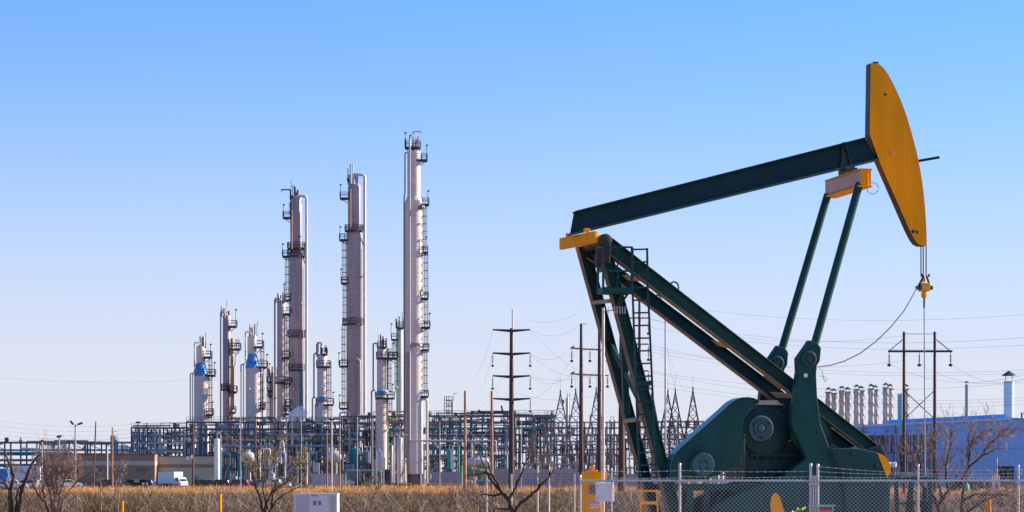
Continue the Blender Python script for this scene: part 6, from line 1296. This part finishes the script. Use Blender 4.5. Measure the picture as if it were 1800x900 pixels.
def blades(x, y, h, wd, lean=.35, curve=.0):
    n = len(x); a = rg.random(n) * 2 * np.pi; la = rg.random(n) * 2 * np.pi; l_ = rg.random(n) * lean * h
    wx, wy = np.cos(a) * wd / 2, np.sin(a) * wd / 2; tx, ty = x + np.cos(la) * l_, y + np.sin(la) * l_; z0 = np.zeros(n)
    V = np.empty((n, 4, 3)); V[:, 0] = np.stack([x - wx, y - wy, z0], 1); V[:, 1] = np.stack([x + wx, y + wy, z0], 1); V[:, 2] = np.stack([tx + wx * .25, ty + wy * .25, h], 1); V[:, 3] = np.stack([tx - wx * .25, ty - wy * .25, h], 1); return V
def clear(x, y):  # keep the pad, trailers and paved yards free
    k = ~((x > .8) & (x < 17) & (y > 52.5) & (y < 69)); return k & ~((x > -126) & (x < -39) & (y > 446) & (y < 495))
# golden grass, thinner and wider with distance
Vs = []
for d0, d1, n, h0, h1, wd in ((52, 90, 9000, .08, .3, .012), (90, 150, 10000, .08, .3, .02), (150, 300, 42000, .06, .28, .045), (300, 400, 60000, .08, .3, .10), (400, 480, 42000, .06, .34, .12)):
    x, y = wedge(n, d0, d1); k = clear(x, y); x, y = x[k], y[k]; pt = .5 + .5 * np.sin(x * .13 + 2 * np.sin(y * .05)) * np.sin(y * .06 + x * .021); keep = rg.random(len(x)) < (.35 + .65 * pt); x, y = x[keep], y[keep]
    h = h0 + (h1 - h0) * rg.random(len(x)) ** 1.6; Vs.append(blades(x, y, h, wd * (.5 + rg.random(len(x)))))
cx0, cy0 = wedge(900, 395, 472); px_ = np.repeat(cx0, 22) + rg.normal(size=900 * 22) * 1.1; py_ = np.repeat(cy0, 22) + rg.normal(size=900 * 22) * 1.1; k = clear(px_, py_); px_, py_ = px_[k], py_[k]
Vs.append(blades(px_, py_, np.abs(rg.normal(size=len(px_))) * .32 + .25, .10 * (.5 + rg.random(len(px_)))))
quads('dry_grass', np.concatenate(Vs), vary_mat('golden grass', [(.36, .11, .06), (.60, .26, .10), (.74, .40, .17), (.50, .29, .08), (.40, .12, .07)], trans=.2), 'golden dry grass between the brush and the plant')
x, y = wedge(26000, 170, 300); k = clear(x, y) & (np.sin(x * .07 + 1) * np.sin(y * .045) > -.35); x, y = x[k], y[k]
quads('red_weeds', blades(x, y, .1 + .3 * rg.random(len(x)), .05 * (.5 + rg.random(len(x)))), vary_mat('red weeds', [(.20, .05, .035), (.34, .11, .07), (.46, .19, .12), (.50, .30, .17)], trans=.2), 'reddish low weeds over the bare red soil bank')
# brush: twig tangles and small leaves in clumps
def clumps(n, d0, d1, rad, hgt, nt, nl, wt, wl, skip=None):
    x, y = wedge(n, d0, d1, 6); k = clear(x, y); x, y = x[k], y[k]
    px = CX + FP * x / y
    dens = .5 + .5 * np.sin(px * .021 + 1.2) * np.sin(px * .0071 + y * .05)
    keep = rg.random(len(x)) < np.where(px > 1130, .25, .62 + .38 * dens); x, y = x[keep], y[keep]; n = len(x)
    H = hgt[0] + (hgt[1] - hgt[0]) * rg.random(n) ** 1.8; Rr = rad * (.6 + .8 * rg.random(n))
    T = []
    ax = np.repeat(x, nt); ay = np.repeat(y, nt); aH = np.repeat(H, nt); aR = np.repeat(Rr, nt); m_ = len(ax)
    an = rg.random(m_) * 2 * np.pi; rr = rg.random(m_) ** .4 * aR * 1.25; hh = aH * (.35 + .75 * rg.random(m_)) * (1 - .35 * (rr / aR / 1.0) ** 2)
    bx_, by_ = ax + .35 * rr * np.cos(an), ay + .35 * rr * np.sin(an); mx_, my_ = ax + .75 * rr * np.cos(an), ay + .75 * rr * np.sin(an); j = .7 * aR
    ex, ey = ax + rr * np.cos(an) + j * (rg.random(m_) - .5), ay + rr * np.sin(an) + j * (rg.random(m_) - .5); mx_ += j * (rg.random(m_) - .5) * .7
    fa = rg.random(m_) * 2 * np.pi; w_ = wt * (.5 + rg.random(m_)); wx, wy = np.cos(fa) * w_ / 2, np.sin(fa) * w_ / 2
    for (x0, y0, z0, s0), (x1, y1, z1, s1) in (((bx_, by_, np.zeros(m_), 1), (mx_, my_, hh * .55, .8)), ((mx_, my_, hh * .55, .8), (ex, ey, hh, .35))):
        V = np.empty((m_, 4, 3)); V[:, 0] = np.stack([x0 - wx * s0, y0 - wy * s0, z0], 1); V[:, 1] = np.stack([x0 + wx * s0, y0 + wy * s0, z0], 1); V[:, 2] = np.stack([x1 + wx * s1, y1 + wy * s1, z1], 1); V[:, 3] = np.stack([x1 - wx * s1, y1 - wy * s1, z1], 1); T.append(V)
    # side twiglets
    V = np.empty((m_, 4, 3)); sx_, sy_, sz_ = mx_ + (ex - mx_) * .4, my_ + (ey - my_) * .4, hh * .75; dx, dy, dz = (rg.random(m_) - .5) * aR * 1.2, (rg.random(m_) - .5) * aR * 1.2, (rg.random(m_) - .35) * hh * .5
    V[:, 0] = np.stack([sx_ - wx * .5, sy_ - wy * .5, sz_], 1); V[:, 1] = np.stack([sx_ + wx * .5, sy_ + wy * .5, sz_], 1); V[:, 2] = np.stack([sx_ + dx + wx * .2, sy_ + dy + wy * .2, sz_ + dz], 1); V[:, 3] = np.stack([sx_ + dx - wx * .2, sy_ + dy - wy * .2, sz_ + dz], 1); T.append(V)
    lv = rg.random(n) < .42 + .4 * np.sin(x * .5 + y * .21); lx = np.repeat(x[lv], nl); ly = np.repeat(y[lv], nl); lH = np.repeat(H[lv], nl); lR = np.repeat(Rr[lv], nl); q = len(lx)
    an = rg.random(q) * 2 * np.pi; rr = np.sqrt(rg.random(q)) * lR * .95; z = lH * (.2 + .75 * rg.random(q)) * (1 - .4 * (rr / lR) ** 2); c = np.stack([lx + rr * np.cos(an), ly + rr * np.sin(an), z], 1)
    u = rg.normal(size=(q, 3)); u /= np.linalg.norm(u, axis=1)[:, None]; v_ = np.cross(u, rg.normal(size=(q, 3))); v_ /= np.linalg.norm(v_, axis=1)[:, None]; s_ = (wl * (.5 + rg.random(q)))[:, None]; u *= s_; v_ *= s_ * .6
    Lf = np.stack([c, c + u, c + u + v_, c + v_], 1); return np.concatenate(T), Lf
A1, L1 = clumps(1300, 60, 95, .8, (.45, 1.25), 44, 60, .018, .035); A2, L2_ = clumps(3600, 95, 185, .9, (.35, 1.3), 36, 44, .030, .05); A4, L4 = clumps(560, 90, 170, 1.7, (.8, 2.1), 130, 90, .026, .05); A5, L5 = clumps(90, 150, 230, 1.8, (.9, 1.6), 80, 60, .045, .07); A3, L3_ = clumps(1300, 185, 300, 1.0, (.2, .5), 16, 16, .05, .08)
quads('scrub_brush', np.concatenate([A1, A2, A3]), vary_mat('brush twigs', [(.012, .008, .006), (.025, .014, .010), (.07, .036, .022), (.18, .09, .05), (.40, .24, .15), (.30, .10, .06)]), 'low tangle of grey brown leafless brush along the bottom')
quads('bare_thicket', np.concatenate([A4, A5]), vary_mat('thicket twigs', [(.016, .011, .009), (.04, .025, .02), (.10, .065, .05), (.30, .22, .17), (.48, .38, .31), (.12, .07, .05)]), 'taller dark tangles of bare twigs standing in the brush')
quads('brush_leaves', np.concatenate([L1, L2_, L3_, L4, L5]), vary_mat('brush leaves', [(.10, .07, .02), (.22, .17, .03), (.22, .30, .02), (.46, .20, .07), (.48, .46, .05)], trans=.35), 'small olive and yellow leaves scattered through the brush')

# lettering becomes ordinary mesh
dg = bpy.context.evaluated_depsgraph_get()
for o in [o for o in S.objects if o.type == 'FONT']:
    me = bpy.data.meshes.new_from_object(o.evaluated_get(dg)); nm_ = o.name; n = bpy.data.objects.new('lettering', me); COL.objects.link(n); n.parent = o.parent; n.location = o.location; n.rotation_euler = o.rotation_euler
    if not me.materials: me.materials.append(o.data.materials[0])
    bpy.data.objects.remove(o)
